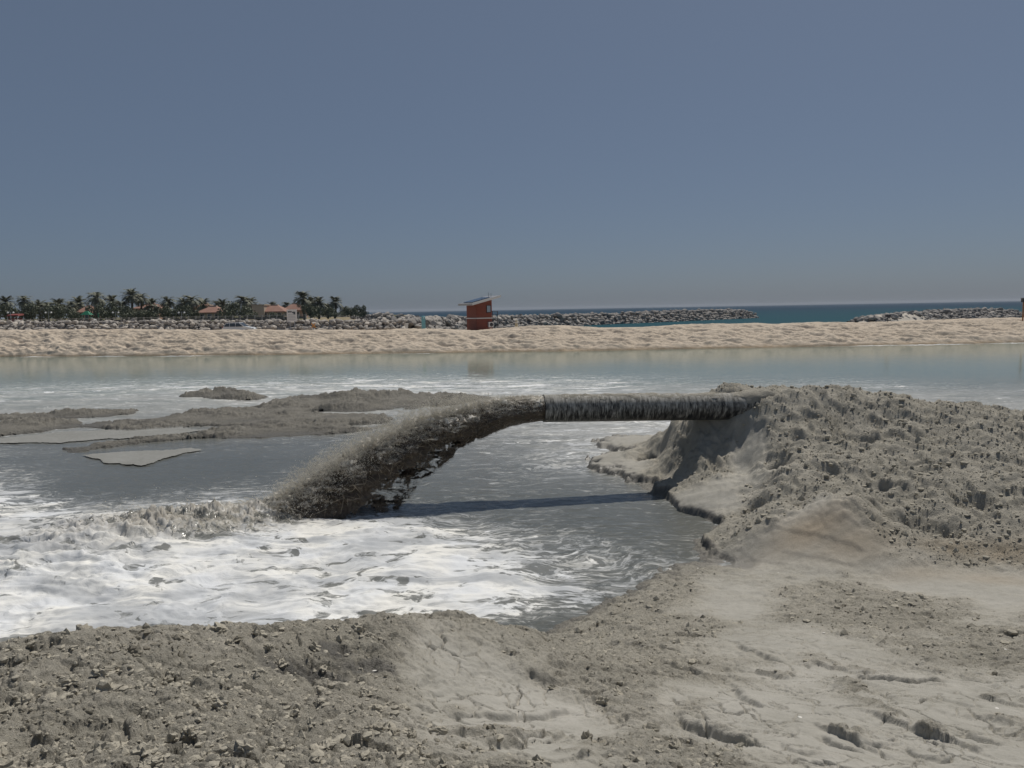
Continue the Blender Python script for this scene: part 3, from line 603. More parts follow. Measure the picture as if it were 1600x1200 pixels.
# the land on the left: gardens behind the rock revetment
gr = NM('garden_ground'); p = gr.pos(); c_ = gr.mix(gr.rng(gr.noise(p, .08, 4), .4, .6), (.30, .25, .17), (.07, .085, .035))
GARD = gr.end(gr.bsdf(c_, .95, None, .1))
LANDZ = 3.85
lx = np.array([-420, -300, -150, -100, -60, -42, -33, -30]); ly0 = np.array([150, 149, 148, 147, 150, 160, 185, 230]); ly1 = np.array([900, 900, 900, 880, 840, 700, 520, 420])
mb = MB(); prev = None
for i in range(8):
    for k, tk in enumerate((0, .03, .3, 1.0)):
        mb.v.append((lx[i] - tk * (ly1[i] - ly0[i]) * .35, ly0[i] + tk * (ly1[i] - ly0[i]), -1.0 if k == 0 else LANDZ))
for i in range(7):
    for k in range(3): mb.f.append((i * 4 + k, i * 4 + 4 + k, i * 4 + 5 + k, i * 4 + 1 + k))
mb.build('garden_land', GARD, smooth=False, kind='structure')

# ================================================================== rocks
rk = NM('rock'); p = rk.pos(); oi = rk.n('TexCoord').outputs['Object']
c_ = rk.mix(rk.noise(p, .55, 4, .6), (.36, .335, .31), (.64, .59, .53)); c_ = rk.mix(1., c_, rk.mix(rk.noise(p, 3, 5, .7), (.6, .6, .6), (1.25, 1.24, 1.22)), 'MULTIPLY'); c_ = rk.mix(1., c_, rk.mix(rk.n('ObjectInfo').outputs['Random'], (.75, .75, .76), (1.2, 1.18, 1.15)), 'MULTIPLY')
ROCK = rk.end(rk.bsdf(c_, .9, rk.bump(rk.noise(p, 4, 5, .7), .7, .1), .2))
rk2 = NM('dark_rock'); p = rk2.pos(); c_ = rk2.mix(rk2.noise(p, .6, 4, .6), (.24, .228, .215), (.50, .465, .43)); c_ = rk2.mix(1., c_, rk2.mix(rk2.n('ObjectInfo').outputs['Random'], (.55, .56, .58), (1.3, 1.27, 1.22)), 'MULTIPLY')
ROCKD = rk2.end(rk2.bsdf(c_, .9, rk2.bump(rk2.noise(p, 4, 5, .7), .7, .1), .2))
RV = [blob(2, 700 + i, .3, .72, 9) for i in range(8)]
rock_mesh = []; rock_meshd = []
for V, Fc in RV:
    a = mesh_np('rock', V, Fc, False); a.materials.append(ROCK); rock_mesh.append(a)
    b = mesh_np('rock', V, Fc, False); b.materials.append(ROCKD); rock_meshd.append(b)
def rockwall(name, label, path, half, ztop, zbot, size, seed, meshes, mat, nmax=300, slopef=1.6, width_top=1.6, cat='breakwater', sgn=(-1,)):
    """a mound of armour rocks along a path; rocks show on the side(s) in sgn and on top"""
    q = np.random.RandomState(seed); root = empty(name, (path[0][0], path[0][1], zbot), label=label, cat=cat)
    P = [np.array(a, float) for a in path]; rocks = []; core = MB()
    acc = []
    for a, b in zip(P[:-1], P[1:]):
        L = np.linalg.norm(b[:2] - a[:2]); e = (b - a) / L; nrm = np.array([-e[1], e[0]]); n = max(2, int(L / (size * .82)))
        for i in range(n):
            c = a[:2] + e[:2] * (L * i / n); zt = a[2] + (b[2] - a[2]) * i / n
            rows = max(2, int((zt - zbot) * math.hypot(1, slopef) / (size * .62)))
            for sg in sgn:
                for r in range(rows + 1):
                    fz = r / rows; off = width_top + (1 - fz) * (zt - zbot) * slopef
                    pt = c + nrm * (-sg) * -off if False else c + nrm * sg * off
                    rocks.append((pt[0] + q.normal() * size * .18, pt[1] + q.normal() * size * .18, zbot + fz * (zt - zbot) + q.normal() * size * .12, size * q.uniform(.6, 1.25)))
            for wv_ in np.arange(-width_top + size * .6, width_top, size * .85):
                pt = c + nrm * wv_
                rocks.append((pt[0] + q.normal() * size * .15, pt[1] + q.normal() * size * .15, zt + q.normal() * size * .12, size * q.uniform(.6, 1.15)))
        w0 = [a[:2] + nrm * k for k in (-width_top - (a[2] - zbot) * slopef, -width_top, width_top, width_top + (a[2] - zbot) * slopef)]
        w1 = [b[:2] + nrm * k for k in (-width_top - (b[2] - zbot) * slopef, -width_top, width_top, width_top + (b[2] - zbot) * slopef)]
        z0 = [zbot - .5, a[2] - .35, a[2] - .35, zbot - .5]; z1 = [zbot - .5, b[2] - .35, b[2] - .35, zbot - .5]; bb = len(core.v)
        core.v += [(w0[k][0], w0[k][1], z0[k]) for k in range(4)] + [(w1[k][0], w1[k][1], z1[k]) for k in range(4)]
        core.f += [(bb, bb + 1, bb + 5, bb + 4), (bb + 1, bb + 2, bb + 6, bb + 5), (bb + 2, bb + 3, bb + 7, bb + 6)]
    o = core.build('core', mat); o.parent = root; o.location = -root.location
    rocks = np.array(rocks); ap = rocks[:, 3] / rocks[:, 1]
    vis = np.argsort(-ap + 1e-4 * (rocks[:, 2] < zbot + .3 * (P[0][2] - zbot)))
    for i in vis[:nmax]:
        o = bpy.data.objects.new('rock', meshes[q.randint(8)]); COL.objects.link(o); o.parent = root
        o.location = Vector(rocks[i, :3]) - root.location; o.rotation_euler = (q.uniform(-.5, .5), q.uniform(-.5, .5), q.uniform(0, 6.3)); sz = rocks[i, 3] * .55
        o.scale = (sz * q.uniform(.9, 1.4), sz * q.uniform(.8, 1.1), sz * q.uniform(.8, 1.15))
    rest = rocks[vis[nmax:]]
    if len(rest):
        V, Fc = joined(rest[:, 0] - root.location.x, rest[:, 1] - root.location.y, rest[:, 2] - root.location.z, rest[:, 3], seed, [blob(1, 800 + i, .3, .75, 5) for i in range(6)], 0)
        obj('rubble', mesh_np('rubble', V, Fc, False), mat, root, kind='stuff')
    return root
def PT(u, v, Y): return tuple(atY(u, v, Y))
rockwall('rock_revetment', 'pale boulder revetment along the shore below the palm gardens', [PT(-120, 506, 140), PT(60, 505, 139), PT(250, 504, 138), PT(430, 503, 138), PT(560, 502.5, 138), PT(640, 502, 138)], 3, 0, 1.9, 1.05, 61, rock_mesh, ROCK, 300, slopef=1.2, cat='revetment')
rockwall('breakwater', 'long grey boulder breakwater running out to sea behind the red hut', [PT(630, 502, 140), PT(700, 500, 172), PT(790, 497, 202), PT(930, 492.5, 238), PT(1000, 490, 253), PT(1090, 487, 280), PT(1150, 486, 300), PT(1174, 490, 306)], 3, 0, -.4, 1.7, 62, rock_meshd, ROCKD, 300, width_top=2.0, slopef=1.05)
rockwall('breakwater', 'boulder breakwater with a pale sandy landward end on the right', [PT(1345, 499, 150), PT(1385, 494, 160), PT(1440, 489.5, 175), PT(1500, 486, 190), PT(1545, 485, 205), PT(1578, 488, 216)], 3, 0, -.4, 1.3, 63, rock_meshd, ROCKD, 260, width_top=2.6)
rockwall('rock_groyne', 'dark low boulder groyne behind the pale revetment near the turquoise post', [PT(470, 498, 200), PT(560, 495, 190), PT(610, 494.5, 185), PT(650, 496.5, 182)], 3, 0, .2, 1.5, 64, rock_meshd, ROCKD, 150, cat='groyne')
mb = MB(); a = Vector(PT(1338, 503, 147)); b = Vector(PT(1440, 492, 172)); n_ = (b - a).cross(Vector((0, 0, 1))).normalized()
ring = []
for i in range(9):
    t = i / 8; c = a.lerp(b, t); wd = 3.6 * math.sin(math.pi * min(1, t * .85 + .06)); 
    for k, (o_, z_) in enumerate(((-2.6, -2.2), (-1.2, .05), (-.5, .75), (.5, .75), (1.2, .05), (2.6, -2.2))):
        mb.v.append(tuple(c + n_ * o_ * wd * .8 + Vector((0, 0, (z_ + .15 * math.sin(i * 2.3 + k)) * min(1, wd / 2.2) - (1 - min(1, wd / 2.2)) * 1.2)) ))
for i in range(8):
    for k in range(5): mb.f.append((i * 6 + k, i * 6 + k + 1, i * 6 + 7 + k, i * 6 + 6 + k))
PSAND = simple('pale_sand', (.50, .46, .40), .95, .1, .2, .6)
mb.build('sand_bank', PSAND, smooth=True, kind='structure')

# ================================================================== the discharge pipe
PR = .375
path = [P0, P0 - PD * 6.6 + np.array([0, 0, -.17]), np.array([10.4, 21.0, 1.86]), np.array([12.6, 19.2, 1.58]), np.array([15.5, 17.4, 1.42])]
seg = []
for i, (a, b) in enumerate(zip(path[:-1], path[1:])):
    n = 70 if i == 0 else 12
    seg += [a + (b - a) * k / n for k in range(n)]
seg.append(path[-1]); seg = np.array(seg)
sm = seg.copy()
for _ in range(6): sm[71:-1] = (sm[70:-2] + sm[71:-1] * 2 + sm[72:]) / 4
arc = np.concatenate([[0], np.cumsum(np.linalg.norm(np.diff(sm, axis=0), axis=1))])
pm = NM('pipe_black_plastic'); p = pm.pos(); sx = pm.attr('along'); ht = pm.attr('height')
cv = pm.n('CombineXYZ'); pm.put(cv.inputs[0], pm.math('MULTIPLY', sx, 11.)); pm.put(cv.inputs[1], pm.math('MULTIPLY', ht, 1.1)); 
cv2 = pm.n('CombineXYZ'); pm.put(cv2.inputs[0], pm.math('MULTIPLY', sx, 34.)); pm.put(cv2.inputs[1], pm.math('MULTIPLY', ht, 2.2))
drip = pm.math('ADD', pm.math('MULTIPLY', pm.noise(cv.outputs[0], 1, 4, .6), .55), pm.math('MULTIPLY', pm.noise(cv2.outputs[0], 1, 3, .6), .45))
big = pm.noise(p, 1.1, 3)
cov = pm.math('ADD', pm.math('ADD', ht, pm.math('MULTIPLY', pm.math('SUBTRACT', drip, .5), 5.5)), pm.math('MULTIPLY', pm.math('SUBTRACT', big, .5), 1.1))
mudm = pm.rng(cov, -.75, .75)
mudc = pm.mix(pm.rng(pm.math('ADD', pm.math('MULTIPLY', drip, .7), pm.math('MULTIPLY', pm.noise(p, 9, 5, .65), .3)), .36, .64), (.12, .115, .10), (.46, .44, .395))
thinf = pm.math('MULTIPLY', pm.rng(drip, .40, .62), .6)
colr = pm.mix(mudm, pm.mix(thinf, (.010, .010, .011), (.16, .155, .14)), mudc)
PIPE = pm.end(pm.bsdf(colr, pm.rng(mudm, 0, 1, .42, .95), pm.bump(pm.math('ADD', pm.math('MULTIPLY', mudm, .6), pm.math('MULTIPLY', drip, .6)), .7, .02), .4))
def pipe_ring(radius_fn, idx, n=56):
    V = []; A = []; Hh = []
    for i in idx:
        t = sm[min(i + 1, len(sm) - 1)] - sm[max(i - 1, 0)]; t = t / np.linalg.norm(t)
        u = np.cross(t, [0, 0, 1.]); u /= np.linalg.norm(u); wv_ = np.cross(u, t)
        for k in range(n):
            a = 2 * math.pi * k / n; r = radius_fn(arc[i], a)
            V.append(sm[i] + (u * math.cos(a) + wv_ * math.sin(a)) * r); A.append(arc[i]); Hh.append(math.sin(a))
    return np.array(V), A, Hh
N_ = 56; idx = list(range(len(sm)))
V1, A1, H1 = pipe_ring(lambda s_, a: PR, idx); V2, A2, H2 = pipe_ring(lambda s_, a: PR - .035, idx)
m_ = len(idx); Q = []
for i in range(m_ - 1):
    for k in range(N_):
        k2 = (k + 1) % N_; Q.append((i * N_ + k, i * N_ + k2, (i + 1) * N_ + k2, (i + 1) * N_ + k)); o_ = m_ * N_
        Q.append((o_ + i * N_ + k, o_ + (i + 1) * N_ + k, o_ + (i + 1) * N_ + k2, o_ + i * N_ + k2))
pipe = empty('discharge_pipe', tuple(P0), label='black mud-streaked dredge pipe jutting from the grey pile over the pool', cat='pipe')
me = mesh_np('pipe_shell', np.concatenate([V1, V2]) - P0, np.array(Q), True, {'along': A1 + A2, 'height': H1 + [-1] * len(H2)}); obj('pipe_shell', me, PIPE, pipe)
rim = [(k, (k + 1) % N_, N_ + (k + 1) % N_, N_ + k) for k in range(N_)]
me = mesh_np('pipe_rim', np.concatenate([V1[:N_], V2[:N_]]) - P0 + PD * .002, np.array(rim), False, {'along': np.zeros(2 * N_), 'height': -np.ones(2 * N_)}); obj('pipe_rim', me, PIPE, pipe)
def crustr(s_, a):
    n = float(fbm(np.array([s_ * 2.2 + a * 1.2]), np.array([math.cos(a) * 1.6]), 4, 501)[0])
    top = max(0., math.sin(a) - .25 + .35 * n); grow = .03 + .14 * float(ss(5.3, 6.5, np.array([s_]))[0])
    n2 = float(fbm(np.array([s_ * 9 + a]), np.array([math.cos(a) * 6.0]), 4, 502, .6)[0])
    top = max(0., top - .28 + .6 * n2) if s_ < 5.6 else top
    return PR - .03 + top ** .6 * (grow + .05 * n + .05 * n2 + .02) * (1.0 if s_ > .5 else s_ * 2)
ci = list(range(2, 84)); V3, A3, H3 = pipe_ring(crustr, ci, 56); Q = []
for i in range(len(ci) - 1):
    for k in range(3, 25): Q.append((i * N_ + k, i * N_ + k + 1, (i + 1) * N_ + k + 1, (i + 1) * N_ + k))
obj('mud_crust', mesh_np('mud_crust', V3 - P0, np.array(Q), True, {'rough': np.ones(len(V3)), 'wet': np.full(len(V3), .1), 'stain': np.zeros(len(V3))}), MUD, pipe)

# ================================================================== the slurry jet
jr = np.random.RandomState(77)
LAT = np.array([PD[1], -PD[0], 0.]); LAT = LAT if LAT[1] < 0 else -LAT        # sideways, towards the near shore
V0, V1_ = 6.1, 10.3
def jet(d, a, b, out=0.):
    """point of the jet: d metres along, a -1..1 bottom..top, b -1..1 far..near"""
    v = V0 + (V1_ - V0) * ((np.asarray(a) + 1.0001) / 2.0001) ** .5; t = d / v
    z = P0[2] + .325 * a * (1 + .15 * t + out) - 4.905 * t * t
    l = .325 * b * (1 + 1.9 * t + out) + 2.7 * np.clip(t - .12, 0, 1) ** 1.5
    return P0[None] + d[:, None] * PD[None] + l[:, None] * LAT[None] + np.stack([0 * d, 0 * d, z - P0[2]], 1)
n_d, n_a = 380, 130
dd, th = np.meshgrid(np.linspace(-.25, 7.9, n_d), np.linspace(0, 2 * math.pi, n_a, endpoint=False), indexing='ij')
d_, t_ = dd.ravel(), th.ravel(); a_, b_ = np.sin(t_), np.cos(t_)
g_ = ss(.0, 3.2, d_); B0 = jet(d_, a_, b_, 0.); Cn = jet(d_, a_ * 0, b_ * 0, 0.)
nr = B0 - Cn; nr /= np.linalg.norm(nr, axis=1, keepdims=True) + 1e-6
Bw = B0 + .12 * np.stack([f3(B0 + 9, 2.2, 2, 641), f3(B0 + 19, 2.2, 2, 642), f3(B0 + 29, 2.2, 2, 643)], 1)
STx = np.array([.45, 1, 1])
big = f3(Bw * STx, 1.5, 3, 601); web = 1 - np.abs(f3(Bw * STx, 3.2, 3, 605, .6)) * 3.2; web2 = 1 - np.abs(f3(Bw * STx, 8.0, 3, 609, .6)) * 3.0
low = ss(.1, -.8, a_)
ii = np.arange(n_d * n_a).reshape(n_d, n_a)
Qc = np.stack([ii[:-1], np.roll(ii, -1, 1)[:-1], np.roll(ii, -1, 1)[1:], ii[1:]], -1).reshape(-1, 4)
def jet_shell(grow, rough):
    off = rough * ((.015 + .14 * g_) * big + (.015 + .08 * g_) * np.clip(web, -1, 1) + (.010 + .04 * g_) * np.clip(web2, -1, 1)) - .09 * g_ + grow * (.12 + .88 * g_) + low * g_ * .05 * big
    V = B0 + nr * off[:, None]; V[:, 2] = np.maximum(V[:, 2], -.15); return V
lit_froth = np.clip(.7 * ss(.25, .95, web) + .5 * ss(.45, 1., web2) * ss(-.2, .5, big), 0, 1) * (.12 + .88 * ss(-.3, .75, a_)) + .45 * ss(.6, 1., a_)  # froth on ridges, plus sunlit top and shaded underside put into the colour
def slurry_material(name, dark, pale, lacy):
    m = NM(name); p = m.pos(); fr = m.attr('lit_froth'); lo = m.attr('low'); gr = m.attr('spread')
    st = m.mapv(p, (.36, 1, 1.1), rot=(0, rad(-24), 0))
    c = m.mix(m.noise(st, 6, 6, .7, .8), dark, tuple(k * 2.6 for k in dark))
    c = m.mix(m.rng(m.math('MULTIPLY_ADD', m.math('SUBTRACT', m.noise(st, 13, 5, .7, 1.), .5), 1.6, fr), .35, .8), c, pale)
    sh = m.bsdf(c, .3, m.bump(m.noise(st, 15, 7, .7, .9), .8, .05), .5)
    n1 = m.noise(st, 3.4, 6, .66, .7)
    if lacy:                              # open web of filaments: thin bands round the noise's level lines
        ln = m.math('MINIMUM', m.math('ABSOLUTE', m.math('SUBTRACT', m.noise(st, 5.0, 4, .6, .9), .5)), m.math('MULTIPLY', m.math('ABSOLUTE', m.math('SUBTRACT', m.noise(st, 11., 4, .6, .9), .5)), .8))
        al = m.math('MULTIPLY', m.math('MULTIPLY', m.rng(ln, .010, .040, 1., 0.), m.rng(n1, lacy, lacy + .14)), m.math('SUBTRACT', 1., m.math('MULTIPLY', lo, .6)))
    else:                                 # the body tears open along its lower edge
        al = m.rng(m.math('SUBTRACT', m.math('ADD', n1, .42), m.math('MULTIPLY', m.math('MULTIPLY', lo, gr), .57)), .34, .42)
    t = m.n('BsdfTransparent'); mx = m.n('MixShader'); m.put(mx.inputs[0], al); m.put(mx.inputs[1], t.outputs[0]); m.put(mx.inputs[2], sh)
    return m.end(mx.outputs[0])
SLUR = slurry_material('slurry', (.042, .031, .021), (.55, .50, .41), 0)
LACE = slurry_material('slurry_lace', (.11, .088, .062), (.62, .57, .47), .42)
LACE2 = slurry_material('spray_lace', (.34, .31, .26), (.78, .75, .68), .46)
def spraymat(name, col, tr):
    m = NM(name); p = m.pos(); c = m.mix(m.noise(p, 3, 4), tuple(k * .72 for k in col), tuple(min(1, k * 1.15) for k in col))
    t = m.n('BsdfTranslucent'); m.put(t.inputs['Color'], c); mx = m.n('MixShader'); mx.inputs[0].default_value = tr
    m.put(mx.inputs[1], m.bsdf(c, .35, None, .5)); m.put(mx.inputs[2], t.outputs[0]); return m.end(mx.outputs[0])
STR = spraymat('slurry_strand', (.58, .51, .40), .45); SPR = spraymat('spray', (.86, .83, .76), .62)
jetr = empty('slurry_jet', tuple(P0), label='brown slurry jet arching from the pipe mouth and crashing into the foam', cat='jet')
ja = {'lit_froth': lit_froth, 'low': low, 'spread': g_}
obj('jet_core', mesh_np('jet_core', jet_shell(0, 1.) - P0, Qc, True, ja), SLUR, jetr)
obj('jet_web', mesh_np('jet_web', jet_shell(.035, 1.25) - P0, Qc, True, ja), LACE, jetr)
upq = Qc[(np.sin(t_)[Qc[:, 0]] > -.1)]
obj('spray_web', mesh_np('spray_web', jet_shell(.08, 1.6) - P0, upq, True, ja), LACE2, jetr)
def tubes(paths, rads):
    """many thin 3-sided tapered tubes; paths (n, m, 3), rads (n,)"""
    n, m, _ = paths.shape; tan = np.gradient(paths, axis=1); tan /= np.linalg.norm(tan, axis=2, keepdims=True) + 1e-9
    up = np.array([.3, .2, 1.]); u = np.cross(tan, up); u /= np.linalg.norm(u, axis=2, keepdims=True) + 1e-9; w_ = np.cross(u, tan)
    tp = np.sin(np.linspace(.25, math.pi - .05, m)) ; V = []
    for k in range(3):
        a = 2.0944 * k; V.append(paths + (u * math.cos(a) + w_ * math.sin(a)) * (rads[:, None] * tp[None])[..., None])
    V = np.stack(V, 2).reshape(-1, 3)
    base = (np.arange(n)[:, None, None] * m * 3 + np.arange(m - 1)[None, :, None] * 3); k = np.arange(3)[None, None]; k2 = (k + 1) % 3
    Q = np.stack([base + k, base + k2, base + 3 + k2, base + 3 + k], -1).reshape(-1, 4)
    return V, Q
def strands(n, amin, amax, l0, l1, r0, r1, lift, wig, dmin=.1, dmax=7.0, m=7):
    """short curling filaments thrown off the jet's surface"""
    d0 = dmin + (dmax - dmin) * jr.rand(n); a = amin + (amax - amin) * jr.rand(n); sg = np.where(jr.rand(n) < .7, 1, -1)
    b = np.sqrt(np.clip(1 - a * a, 0, 1)) * sg; L = l0 + (l1 - l0) * jr.rand(n); gg = .08 + .92 * ss(0, 3.0, d0)
    c = jet(d0, a, b, .0); ce = jet(d0, a * 0, b * 0, 0.); nr = c - ce; nr /= np.linalg.norm(nr, axis=1, keepdims=True)
    c = c + nr * (jr.rand(n) * .16 * gg - .02)[:, None]; c[:, 2] += lift * gg * jr.rand(n) ** 1.7
    fw = jet(d0 + .05, a, b, 0.) - jet(d0, a, b, 0.); fw /= np.linalg.norm(fw, axis=1, keepdims=True)
    dr = fw * (.8 * (jr.rand(n) - .25))[:, None] + jr.normal(size=(n, 3)) * .45 + nr * .35; dr /= np.linalg.norm(dr, axis=1, keepdims=True)
    cu = jr.normal(size=(n, 3)); pts = []
    for k in range(m):
        s = k / (m - 1) - .5; pts.append(c + dr * (L * s * (.25 + .75 * gg))[:, None] + cu * (L * wig * (s * s * 2.2 - .2) * gg)[:, None] + jr.normal(size=(n, 3)) * (.012 * gg)[:, None])
    P = np.stack(pts, 1); rd = (r0 + (r1 - r0) * jr.rand(n) ** 2) * (.45 + .6 * gg); ok = P[:, :, 2].min(1) > -.1
    return tubes(P[ok], rd[ok])
V, Q = strands(420, -.6, .8, .12, .45, .004, .009, .02, .9)
obj('slurry_strands', mesh_np('slurry_strands', V - P0, Q, True), STR, jetr, kind='stuff')
V, Q = strands(4200, .55, 1.0, .05, .22, .0022, .005, .42, .9)
Va, Qa = strands(200, .2, 1.0, .08, .35, .003, .007, .10, .9); Q = np.concatenate([Q, Qa + len(V)]); V = np.concatenate([V, Va])
obj('spray_strands', mesh_np('spray_strands', V - P0, Q, True), SPR, jetr, kind='stuff')
OCT = np.array([(1, 0, 0), (-1, 0, 0), (0, 1, 0), (0, -1, 0), (0, 0, 1), (0, 0, -1)], float); OF = np.array([(0, 2, 4), (2, 1, 4), (1, 3, 4), (3, 0, 4), (2, 0, 5), (1, 2, 5), (3, 1, 5), (0, 3, 5)])
def drops(P, r):
    V = P[:, None] + OCT[None] * r[:, None, None]; Fq = (np.arange(len(P))[:, None, None] * 6 + OF[None]).reshape(-1, 3); return V.reshape(-1, 3), Fq
n = 30000; d = jr.rand(n) ** .8 * 7.4; a = 1 - 1.1 * jr.rand(n) ** 2; sg = np.where(jr.rand(n) < .6, 1, -1); b = np.sqrt(np.clip(1 - a * a, 0, 1)) * sg
g = .1 + .9 * ss(0, 3.5, d); P = jet(d, a, b, .1) + np.stack([0 * d, jr.normal(size=n) * .1 * g, np.abs(jr.normal(size=n)) * .20 * g], 1)
P2 = jet(d[:2500], -1 + .5 * jr.rand(2500), (jr.rand(2500) * 1.6 - .8), .1) - np.stack([np.zeros(2500)] * 2 + [np.abs(jr.normal(size=2500)) * .12 * g[:2500]], 1)
P = np.concatenate([P, P2]); P = P[P[:, 2] > 0]
V, Fq = drops(P, .0035 + .009 * jr.rand(len(P)) ** 3); obj('droplets', mesh_np('droplets', V - P0, Fq, True), SPR, jetr, kind='stuff')
# the churned splash where the jet lands
spl = empty('splash', (ph[0], ph[1], 0), label='churned grey-brown splash in the white foam where the slurry jet lands', cat='splash')
n = 2600; tq = jr.rand(n); c0 = np.stack([pi_[0] + (ph[0] - 1.6 - pi_[0]) * tq, (pi_[1] - 1.5) + (ph[1] - pi_[1] + 1.5) * tq, 0 * tq], 1) + jr.normal(size=(n, 3)) * np.array([.5, .45, 0])
vel = np.stack([-1.2 + .9 * jr.normal(size=n), .7 * jr.normal(size=n), .9 + 1.3 * jr.rand(n)], 1); pts = []; T0 = jr.rand(n) * .12; dt = .05 + .12 * jr.rand(n)
hgt_ = (.4 + .6 * np.sin(math.pi * np.clip(tq * .8 + .2, 0, 1)))
for k in range(6):
    t = T0 + dt * k / 5 * 1.6; q = c0 + vel * t[:, None] * hgt_[:, None]; q[:, 2] += -4.9 * t * t * .6 + .06; pts.append(q)
Pp = np.stack(pts, 1); Pp = Pp + jr.normal(size=Pp.shape) * .02; V, Q = tubes(Pp, .004 + .010 * jr.rand(n) ** 2)
obj('splash_strands', mesh_np('splash_strands', V - np.array(spl.location), Q, True), SPR, spl, kind='stuff')
n = 3500; tq = jr.rand(n); c0 = np.stack([pi_[0] + (ph[0] - 1.6 - pi_[0]) * tq, (pi_[1] - 1.5) + (ph[1] - pi_[1] + 1.5) * tq, np.abs(jr.normal(size=n)) * .3], 1) + jr.normal(size=(n, 3)) * np.array([.6, .5, 0])
V, Fq = drops(c0, .005 + .013 * jr.rand(n) ** 3); obj('droplets', mesh_np('droplets', V - np.array(spl.location), Fq, True), SPR, spl, kind='stuff')

# ================================================================== things on the beach
RED = simple('hut_red_boards', (.235, .066, .042), .6, .3, .15, 2.); WHITE = simple('white_paint', (.72, .70, .68), .55, .4, .06)
DARK = simple('dark_metal', (.035, .035, .04), .45, .5); GREYM = simple('grey_metal', (.30, .31, .33), .45, .5); PANEL = simple('solar_glass', (.05, .085, .14), .15, .6, .1)
gl = NM('window_glass'); GLASS = gl.end(gl.bsdf((.05, .06, .07), .05, None, .9)); 
sky_gl = NM('pale_window'); PALEW = sky_gl.end(sky_gl.bsdf((.30, .36, .42), .08, None, .8))
hc = atY(745, 516, 106.5); hut = empty('lifeguard_hut', (hc[0], hc[1], 1.75), rad(33), label='dark red two-storey lifeguard hut with sloping white-edged roof on the berm', cat='hut')
# local frame: +x along the right face (away from the near corner), +y along the left face; near corner at the origin
LX, LY, ZL, ZH = 2.55, 2.75, 4.15, 4.75
def hz(x): return ZL + (ZH - ZL) * x / LX
mb = MB(); mb.hexa([(0, 0, 0), (LX, 0, 0), (LX, LY, 0), (0, LY, 0), (0, 0, hz(0)), (LX, 0, hz(LX)), (LX, LY, hz(LX)), (0, LY, hz(0))]); mb.build('wall', RED, hut)
for k in range(11):
    z = .32 + k * .36
    if abs(z - 2.05) < .16: continue
    mb = MB(); mb.box((LX / 2, -.012, z), (LX - .04, .03, .31)); mb.build('board', RED, hut)
    mb = MB(); mb.box((-.012, LY / 2, z), (.03, LY - .04, .31)); mb.build('board', RED, hut)
mb = MB(); mb.box((LX / 2, -.035, 2.08), (LX + .1, .07, .13)); mb.box((-.035, LY / 2, 2.08), (.07, LY + .1, .13)); mb.build('trim_band', WHITE, hut)
def rx(x): return ZL + .02 + (ZH - ZL) / LX * x
roof = MB(); x0, x1, y0, y1 = -1.0, LX + 1.15, -.62, LY + .6
roof.hexa([(x0, y0, rx(x0)), (x1, y0, rx(x1)), (x1, y1, rx(x1)), (x0, y1, rx(x0)), (x0, y0, rx(x0) + .22), (x1, y0, rx(x1) + .22), (x1, y1, rx(x1) + .22), (x0, y1, rx(x0) + .22)]); roof = roof.build('roof', GREYM, hut)
def plank(P, name, mat, par): mb = MB(); mb.hexa(P); return mb.build(name, mat, par)
e = .03
plank([(x0, y0 - e, rx(x0) - .04), (x1, y0 - e, rx(x1) - .04), (x1, y0 - .004, rx(x1) - .04), (x0, y0 - .004, rx(x0) - .04), (x0, y0 - e, rx(x0) + .27), (x1, y0 - e, rx(x1) + .27), (x1, y0 - .004, rx(x1) + .27), (x0, y0 - .004, rx(x0) + .27)], 'fascia', WHITE, roof)
plank([(x0 - e, y0, rx(x0) - .04), (x0 - .004, y0, rx(x0) - .04), (x0 - .004, y1, rx(x0) - .04), (x0 - e, y1, rx(x0) - .04), (x0 - e, y0, rx(x0) + .25), (x0 - .004, y0, rx(x0) + .25), (x0 - .004, y1, rx(x0) + .25), (x0 - e, y1, rx(x0) + .25)], 'fascia', simple('shaded_fascia', (.42, .41, .40), .6), roof)  # white fascia again, the shade on this side put into a darker colour
for j in range(2):
    ya = .2 + j * 1.35
    plank([(-.5, ya, rx(-.5) + .27), (2.4, ya, rx(2.4) + .27), (2.4, ya + 1.2, rx(2.4) + .27), (-.5, ya + 1.2, rx(-.5) + .27), (-.5, ya, rx(-.5) + .33), (2.4, ya, rx(2.4) + .33), (2.4, ya + 1.2, rx(2.4) + .33), (-.5, ya + 1.2, rx(-.5) + .33)], 'solar_panel', PANEL, roof)
for xx, hh in ((1.2, .35), (2.3, .7), (2.7, .5)):
    mb = MB(); mb.tube([(xx, .4, rx(xx) + .2), (xx, .4, rx(xx) + .3 + hh)], .025, 6); mb.build('antenna', DARK, roof)
wn_ = MB(); wn_.box((1.98, -.05, 3.35), (.72, .08, 1.05)); wn_ = wn_.build('window', simple('dark_frame', (.05, .03, .028)), hut); mb = MB(); mb.box((1.98, -.095, 3.38), (.56, .02, .88)); mb.build('pane', PALEW, wn_)
mb = MB(); mb.box((LX - .35, -.16, 1.15), (.75, .3, .75)); ac = mb.build('air_conditioner', WHITE, hut); mb = MB(); mb.tube([(LX - .3, -.312, 1.15), (LX - .3, -.325, 1.15)], .28, 14); mb.build('fan_grille', DARK, ac)
bal = MB(); bal.box((LX + .5, LY / 2, 2.05), (1.0, LY, .12)); bal = bal.build('balcony', GREYM, hut)
for yy in (0.05, LY / 2, LY - .05):
    mb = MB(); mb.tube([(LX + .95, yy, 0), (LX + .95, yy, 3.05)], .05, 6); mb.build('post', DARK, bal)
